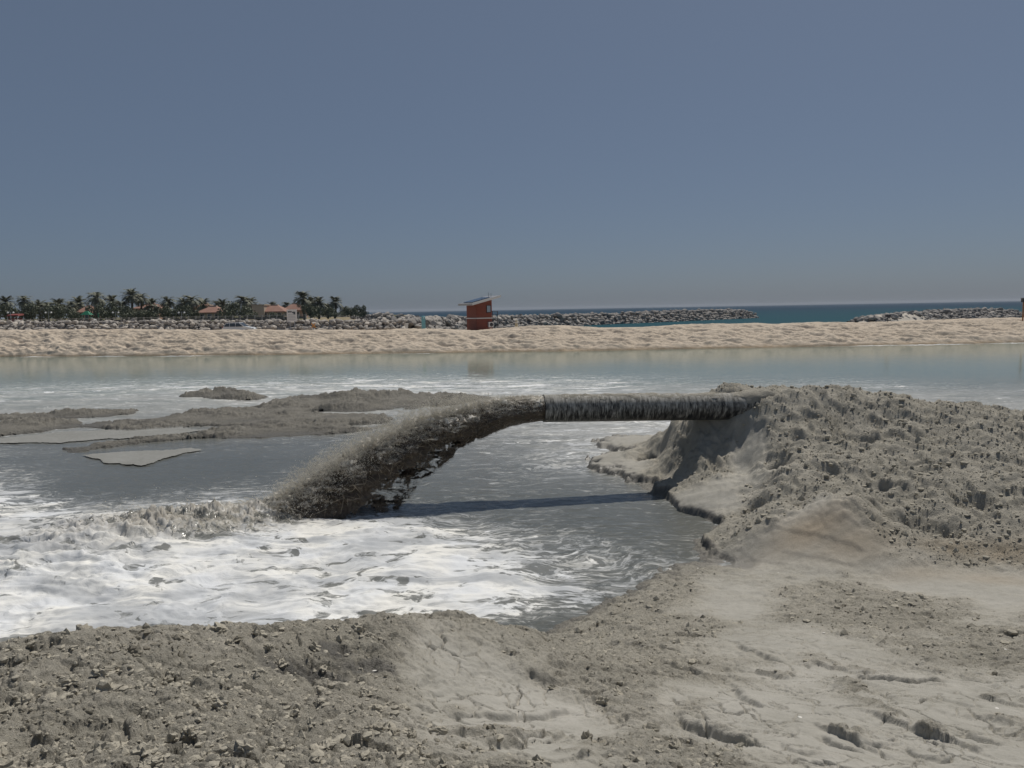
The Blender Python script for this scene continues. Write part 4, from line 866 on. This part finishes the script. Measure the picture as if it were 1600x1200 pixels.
for z in (2.55, 3.0):
    mb = MB(); mb.tube([(LX + .95, 0, z), (LX + .95, LY, z)], .03, 6); mb.build('rail', DARK, bal); mb = MB(); mb.tube([(LX, .05, z), (LX + .95, .05, z)], .03, 6); mb.build('rail', DARK, bal)

# the white car behind the berm
CARW = simple('car_white', (.70, .71, .72), .25, .6, .03); TYRE = simple('tyre', (.02, .02, .02), .9)
cc = atY(375, 512, 116.5); car = empty('parked_car', (cc[0], cc[1], 1.98), rad(-4), label='white estate car parked behind the sand berm below the villas', cat='car')
prof_ = [(-2.35, .45), (-2.38, .95), (-2.25, 1.05), (-1.95, 1.62), (-1.6, 1.74), (.2, 1.74), (1.05, 1.12), (2.1, .95), (2.35, .75), (2.35, .42)]
mb = MB(); hw = [.90, .92, .90, .74, .72, .72, .86, .86, .84, .86]
n = len(prof_)
for s_ in (-1, 1): mb.v += [(x, s_ * w_, z) for (x, z), w_ in zip(prof_, hw)]
mb.f += [tuple(range(n)), tuple(reversed(range(n, 2 * n)))] + [(i, n + i, n + (i + 1) % n, (i + 1) % n) for i in range(n)]
mb.build('body', CARW, car)
def pane(pts, par=car, name='window', mat=GLASS): mb = MB(); mb.v = pts; mb.f = [tuple(range(len(pts)))]; return mb.build(name, mat, par)
for s_ in (-1, 1):
    def sd(x, z): w_ = .90 - (z - 1.05) * (.90 - .725) / .66; return (x, s_ * (w_ + .012), z)
    for q in (((-2.12, 1.13), (-1.88, 1.56), (-1.35, 1.64), (-1.3, 1.13)), ((-1.22, 1.13), (-1.25, 1.64), (-.4, 1.65), (-.36, 1.13)), ((-.28, 1.13), (-.3, 1.65), (.18, 1.64), (.86, 1.13))):
        pane([sd(*k) for k in q])
pane([(.30, -.68, 1.70), (.30, .68, 1.70), (1.04, .78, 1.16), (1.04, -.78, 1.16)], name='windscreen'); pane([(-2.26, -.8, 1.08), (-2.26, .8, 1.08), (-1.99, .7, 1.58), (-1.99, -.7, 1.58)], name='rear_window')
for x in (-1.45, 1.45):
    for s_ in (-1, 1):
        wh = empty('wheel', (x, s_ * .8, .36), parent=car); mb = MB(); mb.tube([(0, -.13, 0), (0, .13, 0)], .36, 18); mb.build('tyre', TYRE, wh); mb = MB(); mb.tube([(0, -.14, 0), (0, .14, 0)], .22, 12); mb.build('rim', GREYM, wh)
for s_ in (-1, 1):
    mb = MB(); mb.box((2.3, s_ * .66, .83), (.14, .3, .14)); mb.build('headlight', PALEW, car); mb = MB(); mb.box((-2.36, s_ * .78, 1.0), (.1, .18, .3)); mb.build('tail_light', simple('tail_red', (.3, .02, .02)), car)

# board sign, turquoise shower column, markers, lamps
bp = atY(457, 514, 122); sg = empty('information_board', (bp[0], bp[1], 1.9), rad(4), label='white board sign with dark pictures on a post among pale boulders', cat='sign')
zt, zb = atY(457, 483.5, 122)[2] - 1.9, atY(457, 502.5, 122)[2] - 1.9
mb = MB(); mb.box((0, 0, (zt + zb) / 2), (1.58, .08, zt - zb)); bd = mb.build('board', WHITE, sg)
PRINT = simple('dark_print', (.06, .07, .09), .6)
for x, z, w_, h_ in ((-.3, .72, .62, .20), (.32, .62, .5, .22), (.42, .42, .3, .22)):
    mb = MB(); mb.box((x, -.046, (zt + zb) / 2 + z - .12), (w_, .008, h_)); mb.build('picture', PRINT, bd)
for k in range(4): mb = MB(); mb.box((0, -.045, (zt + zb) / 2 + .12 - k * .24), (1.2 - .1 * (k % 2), .006, .05)); mb.build('text_line', GREYM, bd)
for x in (-.35, .35): mb = MB(); mb.tube([(x, .05, 0), (x, .05, zb + .6)], .06, 8); mb.build('post', GREYM, sg)
tq_ = atY(662, 515, 107); tc_ = empty('shower_column', (tq_[0], tq_[1], 1.75), rad(12), label='turquoise shower column standing alone on the berm left of the red hut', cat='column')
TEAL = simple('turquoise_paint', (.20, .44, .48), .5, .4, .15); h_ = atY(662, 493.5, 107)[2] - 1.75
mb = MB(); 
for z, r in ((0, .30), (.08, .30), (h_ * .8, .29), (h_ - .12, .27), (h_ - .03, .2), (h_, .1)): mb.v += [(r * math.cos(a) * (1 if abs(math.cos(a)) < .8 else 1), r * math.sin(a), z) for a in [math.pi / 8 + k * math.pi / 4 for k in range(8)]]
for i in range(5):
    for k in range(8): mb.f.append((i * 8 + k, i * 8 + (k + 1) % 8, i * 8 + 8 + (k + 1) % 8, i * 8 + 8 + k))
mb.f.append(tuple(40 + k for k in range(8))); mb.build('column', TEAL, tc_)
mb = MB(); mb.tube([(0, -.2, h_ - .3), (0, -.42, h_ - .2), (0, -.5, h_ - .35)], .035, 6); mb.build('shower_head', WHITE, tc_); mb = MB(); mb.box((0, 0, -.02), (.8, .8, .1)); mb.build('base', WHITE, tc_)
om = atY(490, 514, 126); og = empty('marker_sign', (om[0], om[1], 2.2), 0, label='small orange crossed marker sign among pale boulders right of the board', cat='sign')
ORA = simple('orange_paint', (.62, .26, .04), .6); zo = atY(490, 505, 126)[2] - 2.2
for s_ in (-1, 1): mb = MB(); mb.tube([(-.32 * s_, 0, zo - .75), (.32 * s_, 0, zo)], .08, 6); mb.build('bar', ORA, og)
mb = MB(); mb.tube([(0, .1, -.6), (0, .1, zo - .2)], .05, 6); mb.build('post', GREYM, og)
cm = atY(807, 512, 112); cg = empty('marker_post', (cm[0], cm[1], 1.7), 0, label='short cream marker post on the sand just right of the red hut', cat='post')
zo = atY(807, 500, 112)[2] - 1.7; CRM = simple('cream_paint', (.62, .55, .38), .6)
mb = MB(); mb.tube([(0, 0, 0), (0, 0, zo - .25), (0, 0, zo)], [.24, .2, .1], 8); mb.build('post', CRM, cg); mb = MB(); mb.tube([(0, 0, zo - .45), (0, 0, zo - .3)], .24, 8); mb.build('band', WHITE, cg)
lp = atY(1387, 505, 101); lg = empty('floodlight', (lp[0], lp[1], lp[2] - .5), 0, label='dark floodlight on a short post on the berm crest before the right breakwater', cat='lamp')
zo = atY(1387, 491, 101)[2] - lp[2] + .5
mb = MB(); mb.tube([(0, 0, 0), (0, 0, zo - .35)], .05, 6); mb.build('post', DARK, lg); mb = MB(); mb.box((0, 0, zo - .22), (.62, .3, .3)); mb.build('lamp_head', DARK, lg); mb = MB(); mb.box((0, 0, zo - .03), (.70, .4, .05)); mb.build('visor', GREYM, lg)
rp = atY(1598, 500, 99); rg_ = empty('beach_post', (rp[0], rp[1], rp[2] - .6), 0, label='orange-brown post with dark square cap at the right edge of the berm', cat='post')
zo = atY(1598, 465, 99)[2] - rp[2] + .6; OBR = simple('orange_brown', (.33, .15, .055), .6)
mb = MB(); mb.tube([(.0, 0, 0), (.0, 0, zo - .6)], .09, 8); mb.build('post', OBR, rg_); mb = MB(); mb.box((0, 0, zo - .35), (.42, .42, .5)); mb.build('cap', DARK, rg_); mb = MB(); mb.box((0, 0, zo - .06), (.55, .55, .07)); mb.build('lid', GREYM, rg_)

# ================================================================== garden shore: fence, hedge, lamps, villas, palms, shrubs
STONE = simple('pale_stone', (.42, .39, .35), .9, .2, .2, .8)
fen = empty('fence', (-60, 146.5, LANDZ), 0, label='low grey fence with pale posts along the garden edge above the boulders', cat='fence')
fa, fb_ = np.array(atY(-60, 505, 145.5)), np.array(atY(478, 497, 150)); nf = 46
for k in range(nf + 1):
    c = fa + (fb_ - fa) * k / nf; mb = MB(); mb.box((c[0] + 60, c[1] - 146.5, .42), (.2, .2, 1.0)); mb.build('post', STONE, fen)
for z, hh, mt in ((.28, .45, simple('fence_panel', (.13, .125, .115), .8)), (.78, .10, STONE)):
    for k in range(nf):
        c0 = fa + (fb_ - fa) * k / nf; c1 = fa + (fb_ - fa) * (k + 1) / nf; c = (c0 + c1) / 2; L = np.hypot(*(c1 - c0)[:2]) - .2
        mb = MB(); mb.box((c[0] + 60, c[1] - 146.5, z), (L, .08, hh), math.atan2(c1[1] - c0[1], c1[0] - c0[0])); mb.build('panel' if z < .5 else 'rail', mt, fen)
ORD = ['first', 'second', 'third', 'fourth', 'fifth', 'sixth', 'seventh', 'eighth', 'ninth', 'tenth', 'eleventh', 'twelfth', 'thirteenth', 'fourteenth', 'fifteenth', 'sixteenth', 'seventeenth', 'eighteenth', 'nineteenth', 'twentieth', 'twenty-first', 'twenty-second', 'twenty-third', 'twenty-fourth', 'twenty-fifth', 'twenty-sixth', 'twenty-seventh', 'twenty-eighth', 'twenty-ninth', 'thirtieth']
for i, u in enumerate((17, 76, 181, 284)):
    c = atY(u, 495, 150); t = atY(u, 487, 150)[2] - LANDZ
    g = empty('garden_lamp', (c[0], c[1], LANDZ), 0, label=f'twin-headed white garden lamp, {ORD[i]} from the left before the palms', cat='lamp', group='garden lamps along the shore')
    mb = MB(); mb.tube([(0, 0, 0), (0, 0, t - .1)], .05, 6); mb.build('post', GREYM, g); mb = MB(); mb.tube([(-.5, 0, t - .15), (0, 0, t - .02), (.5, 0, t - .15)], .03, 6); mb.build('arm', GREYM, g)
    for s_ in (-.55, .55): mb = MB(); mb.tube([(s_, 0, t - .35), (s_, 0, t - .2), (s_, 0, t)], [.1, .22, .08], 8); mb.build('lamp_head', WHITE, g)
CREAM = simple('villa_cream', (.55, .46, .36), .85, .2, .08); ROOFM = simple('terracotta', (.35, .205, .16), .8, .2, .18, .7); PINK = simple('villa_pink', (.50, .33, .25), .85, .2, .08)
def villa(label, u0, u1, vtop, veave, vbase, Y, wallm=CREAM, tower=None, wins=3, group='villas among the palms'):
    a = atY(u0, veave, Y); b = atY(u1, veave, Y); top = atY((u0 + u1) / 2, vtop, Y)[2]; cx = (a[0] + b[0]) / 2; w_ = b[0] - a[0]; ze = a[2] - LANDZ; zt = top - LANDZ; dp = max(5., w_ * .8)
    g = empty('villa', (cx, Y, LANDZ), 0, label=label, cat='house', group=group)
    mb = MB(); mb.box((0, dp / 2, ze / 2), (w_ * .9, dp, ze)); wl = mb.build('wall', wallm, g)
    mb = MB(); e0, rg0 = w_ / 2, w_ * .12
    mb.v = [(-e0, -.5, ze), (e0, -.5, ze), (e0, dp + .5, ze), (-e0, dp + .5, ze), (-rg0, dp * .4, zt), (rg0, dp * .4, zt), (rg0, dp * .6, zt), (-rg0, dp * .6, zt), (-e0, -.5, ze - .18), (e0, -.5, ze - .18), (e0, dp + .5, ze - .18), (-e0, dp + .5, ze - .18)]
    mb.f = [(0, 1, 5, 4), (1, 2, 6, 5), (2, 3, 7, 6), (3, 0, 4, 7), (4, 5, 6, 7), (8, 9, 1, 0), (9, 10, 2, 1), (10, 11, 3, 2), (11, 8, 0, 3), (11, 10, 9, 8)]
    rf = mb.build('roof', ROOFM, g); mb = MB(); mb.box((0, dp * .5, zt + .12), (rg0 * 2, dp * .2, .2)); mb.build('ridge_cap', CREAM, rf)
    for k in range(wins):
        x = (k - (wins - 1) / 2) * w_ * .8 / wins; mb = MB(); mb.box((x, -.04, ze * .48), (w_ * .5 / wins, .08, ze * .62)); wv_ = mb.build('window', WHITE, g); mb = MB(); mb.box((x, -.09, ze * .48), (w_ * .4 / wins, .03, ze * .54)); mb.build('pane', GLASS, wv_)
    if tower:
        tu0, tu1, tv = tower; ta = atY(tu0, tv, Y - 1); tb = atY(tu1, tv, Y - 1); tw = tb[0] - ta[0]; th_ = ta[2] - LANDZ
        mb = MB(); mb.box(((ta[0] + tb[0]) / 2 - cx, 1.2, th_ / 2), (tw, 4.2, th_)); t_o = mb.build('tower', CREAM, g); mb = MB(); mb.box(((ta[0] + tb[0]) / 2 - cx, 1.2, th_ + .12), (tw + .3, 4.5, .22)); mb.build('parapet', CREAM, t_o)
    return g
villa('small villa with orange hip roof and dark openings beside leafy shrubs', 306, 349, 479, 488.5, 500, 163)
villa('cream villa with square tower and orange roofs near the white board', 404, 446, 477, 487, 499, 170, tower=(393, 412, 477.5), wins=3)
villa('orange-roofed villa half hidden behind the tall palm pair', 440, 474, 474.5, 485, 498, 184, PINK, wins=2)
villa('pale cream villa back among palms with its roof just showing', 298, 332, 474, 481, 498, 196, CREAM, wins=2)
villa('pinkish villa with orange gable showing between palms above green play frame', 119, 142, 478, 488, 500, 172, PINK, wins=2)
villa('terracotta villa glimpsed between palms left of the big shrub', 206, 250, 474, 482, 499, 190, PINK, wins=3)
aw = atY(24, 497, 152); ag = empty('red_kiosk', (aw[0], aw[1], LANDZ), 0, label='dark red kiosk under the palms at the far left', cat='kiosk'); RD = simple('awning_red', (.22, .05, .04), .7)
mb = MB(); mb.box((0, 0, .55), (1.9, 1.4, 1.1)); mb.build('counter', RD, ag); mb = MB(); mb.hexa([(-1.2, -1, 1.5), (1.2, -1, 1.5), (1.2, 1, 1.7), (-1.2, 1, 1.7), (-1.1, -.9, 1.75), (1.1, -.9, 1.75), (1.1, .9, 2.0), (-1.1, .9, 2.0)]); mb.build('awning', RD, ag)
for s_ in (-1, 1): mb = MB(); mb.tube([(s_, -.8, 0), (s_, -.8, 1.55)], .05, 6); mb.build('post', WHITE, ag)
pf = atY(142, 498, 151); pg = empty('play_frame', (pf[0], pf[1], LANDZ), 0, label='bright green play frame with slide in front of the palms', cat='playground'); GRN = simple('play_green', (.03, .22, .12), .5)
for x in (-1.5, 0, 1.5): mb = MB(); mb.tube([(x, 0, 0), (x, 0, 1.9)], .07, 6); mb.build('post', GRN, pg)
mb = MB(); mb.hexa([(-1.7, -.7, 1.55), (.2, -.7, 1.55), (.2, .7, 1.55), (-1.7, .7, 1.55), (-1.0, -.1, 2.3), (-.5, -.1, 2.3), (-.5, .1, 2.3), (-1.0, .1, 2.3)]); mb.build('canopy', GRN, pg)
mb = MB(); mb.box((-.75, 0, .85), (1.5, 1.0, .1)); mb.build('platform', GRN, pg); mb = MB(); mb.hexa([(0, -.3, .85), (2.0, -.3, .05), (2.0, .3, .05), (0, .3, .85), (0, -.3, .93), (2.0, -.3, .13), (2.0, .3, .13), (0, .3, .93)]); mb.build('slide', simple('slide_white', (.6, .62, .6)), pg)

lf = NM('palm_frond'); p = lf.pos(); LEAF = lf.end(lf.bsdf(lf.mix(lf.noise(p, 1.5, 3), (.11, .12, .085), (.215, .215, .15)), .6, None, .3))
lf2 = NM('shrub_leaf'); p = lf2.pos(); SHR = lf2.end(lf2.bsdf(lf2.mix(lf2.noise(p, 1.2, 3), (.085, .095, .064), (.16, .172, .105)), .6, None, .3))
TRK = simple('palm_trunk', (.13, .105, .08), .95, .1, .3, 4.)
def crown_mesh(seed, nf_, droop):
    q = np.random.RandomState(seed); mb = MB()
    for f in range(nf_):
        az = q.rand() * 6.283; el = q.uniform(-.55, 1.35); L = q.uniform(2.1, 3.0) * (1 - .12 * abs(el)); pts = []; pos = Vector((0, 0, 0)); e = el
        for k in range(8):
            pts.append(pos.copy()); st = L / 7; pos = pos + Vector((math.cos(az) * math.cos(e), math.sin(az) * math.cos(e), math.sin(e))) * st; e -= droop * (.5 + k * .12) * q.uniform(.8, 1.2)
        side = Vector((-math.sin(az), math.cos(az), 0))
        for k in range(1, 7):
            for h2 in (0, .5):
                c = pts[k].lerp(pts[k + 1], h2); fw = (pts[k + 1] - pts[k]).normalized(); ln = .52 * math.sin(math.pi * (k + h2) / 8.2) + .12
                for s_ in (-1, 1):
                    tip = c + side * s_ * ln * .8 + fw * ln * .55 + Vector((0, 0, -.16 * ln + q.normal() * .05)); b = len(mb.v)
                    mb.v += [tuple(c - fw * .08), tuple(c + fw * .11), tuple(tip)]; mb.f.append((b, b + 1, b + 2))
        for k in range(7):
            b = len(mb.v); wd = .045 * (1 - k / 8); mb.v += [tuple(pts[k] - side * wd), tuple(pts[k] + side * wd), tuple(pts[k + 1] + side * wd * .8), tuple(pts[k + 1] - side * wd * .8)]; mb.f.append((b, b + 1, b + 2, b + 3))
    return mb.mesh('crown')
CRN = [crown_mesh(20 + i, n, d) for i, (n, d) in enumerate(((64, .22), (56, .27), (72, .2), (50, .3)))]
TRKM = []
for i in range(3):
    mb = MB(); q = random.Random(i); mb.tube([(.12 * math.sin(k * .5 + i), .1 * math.cos(k * .7), k * .1 - .02) for k in range(11)], [.28 - .012 * k + (.03 if k % 2 else 0) for k in range(11)], 9); TRKM.append(mb.mesh('trunk', True))
for m_ in CRN: m_.materials.append(LEAF)
for m_ in TRKM: m_.materials.append(TRK)
PALMS = [(8, 459, 172), (37, 457, 168), (60, 466, 180), (74, 466, 170), (90, 463, 176), (108, 466, 168), (122, 460, 184), (150, 450, 170), (173, 458, 176), (190, 464, 168), (204, 448, 168), (219, 453, 172), (236, 463, 180), (261, 458, 166), (286, 462, 176), (299, 455, 168), (317, 463, 184), (338, 465, 190), (348, 464, 186), (380, 456, 172), (389, 461, 180), (402, 471, 200), (425, 469, 196), (447, 468, 200), (473, 451, 165), (484, 458, 172), (497, 461, 168), (512, 470, 176), (523, 460, 172), (537, 475, 190)]
PALMS.sort()
NOTE = {10: 'tallest of the left clump', }
for i, (u, v, Yp) in enumerate(PALMS):
    t = atY(u, v, Yp); hgt = t[2] - LANDZ; sc_ = (.9 + .25 * jr.rand()) * min(1, hgt / 7.5 + .25); th_ = max(1.2, hgt - 2.1 * sc_)
    g = empty('date_palm', (t[0], t[1], LANDZ), 0, label=f'date palm behind the boulder shore, {ORD[i]} counting from the left', cat='palm tree', group='date palms in the shore gardens')
    o = obj('trunk', TRKM[i % 3], None, g); o.scale = (1, 1, th_); o.rotation_euler[2] = i
    o = obj('crown', CRN[(i * 7) % 4], None, g); o.location = (.12 * math.sin(5 + i % 3), .1 * math.cos(7), th_); o.scale = (sc_,) * 3; o.rotation_euler[2] = i * 1.7
def shrub_mesh(seed, n):
    q = np.random.RandomState(seed); mb = MB(); C = [(q.normal() * .45, q.normal() * .4, .35 + .55 * q.rand(), .3 + .25 * q.rand()) for _ in range(9)]
    for _ in range(n):
        c = C[q.randint(9)]; d = q.normal(size=3); d /= np.linalg.norm(d); r = c[3] * (.65 + .4 * q.rand()); pz = (c[0] + d[0] * r, c[1] + d[1] * r, max(.02, c[2] + d[2] * r * .9))
        u = q.normal(size=3); u /= np.linalg.norm(u); w_ = np.cross(u, d + .3 * q.normal(size=3)); w_ /= np.linalg.norm(w_) + 1e-6; s = .05 + .05 * q.rand(); b = len(mb.v); pz = np.array(pz)
        mb.v += [tuple(pz - u * s), tuple(pz + w_ * s * .6), tuple(pz + u * s), tuple(pz - w_ * s * .6)]; mb.f.append((b, b + 1, b + 2, b + 3))
    return mb.mesh('crown')
SHM = [shrub_mesh(50 + i, 1100) for i in range(4)]
for m_ in SHM: m_.materials.append(SHR)
mb = MB()
for k in range(5): mb.tube([(0, 0, 0), (.12 * math.cos(k * 1.3), .12 * math.sin(k * 1.3), .3), (.35 * math.cos(k * 1.3), .35 * math.sin(k * 1.3), .6)], [.05, .035, .015], 5)
STM = mb.mesh('stem'); STM.materials.append(TRK)
SHRUBS = [(-15, 474, 30, 158), (14, 474, 26, 160), (40, 472, 30, 158), (66, 476, 28, 160), (92, 474, 28, 158), (112, 482, 22, 154), (152, 476, 28, 160), (172, 472, 28, 164), (194, 478, 30, 157), (205, 485, 26, 152), (228, 484, 26, 154), (256, 478, 30, 156), (282, 476, 30, 158), (300, 482, 22, 155), (358, 470, 30, 160), (374, 478, 30, 156), (392, 488, 18, 154), (428, 488, 20, 158), (484, 474, 22, 160), (498, 478, 24, 162), (512, 480, 20, 160), (524, 487, 16, 158), (548, 479, 22, 172), (562, 476, 20, 170), (568, 486, 14, 168)]
SHRUBS.sort()
for i, (u, v, wpx, Yp) in enumerate(SHRUBS):
    t = atY(u, v, Yp); h_ = t[2] - LANDZ; w_ = wpx / F * Yp
    g = empty('garden_shrub', (t[0], t[1], LANDZ), 0, label=f'dense dark green shrub under the palms, {ORD[i]} counting from the left', cat='shrub', group='shrubs in the shore gardens')
    o = obj('crown', SHM[i % 4], None, g); o.scale = (w_ / 1.6, w_ / 1.8, h_ / 1.15); o.rotation_euler[2] = i * 2.1
    o = obj('stem', STM, None, g); o.scale = (w_ / 1.8, w_ / 1.8, h_ / 1.2)

# ================================================================== the hazy air
hm = bpy.data.materials.new('haze'); hm.use_nodes = True; hn = hm.node_tree; hn.nodes.clear()
pv = hn.nodes.new('ShaderNodeVolumePrincipled'); pv.inputs['Color'].default_value = (.80, .86, .95, 1); pv.inputs['Density'].default_value = .0001
ho = hn.nodes.new('ShaderNodeOutputMaterial'); hn.links.new(pv.outputs[0], ho.inputs['Volume'])
mb = MB(); mb.box((0, 3600, 8.5), (13600, 7400, 21)); hz_ = mb.build('haze', hm, kind='stuff')
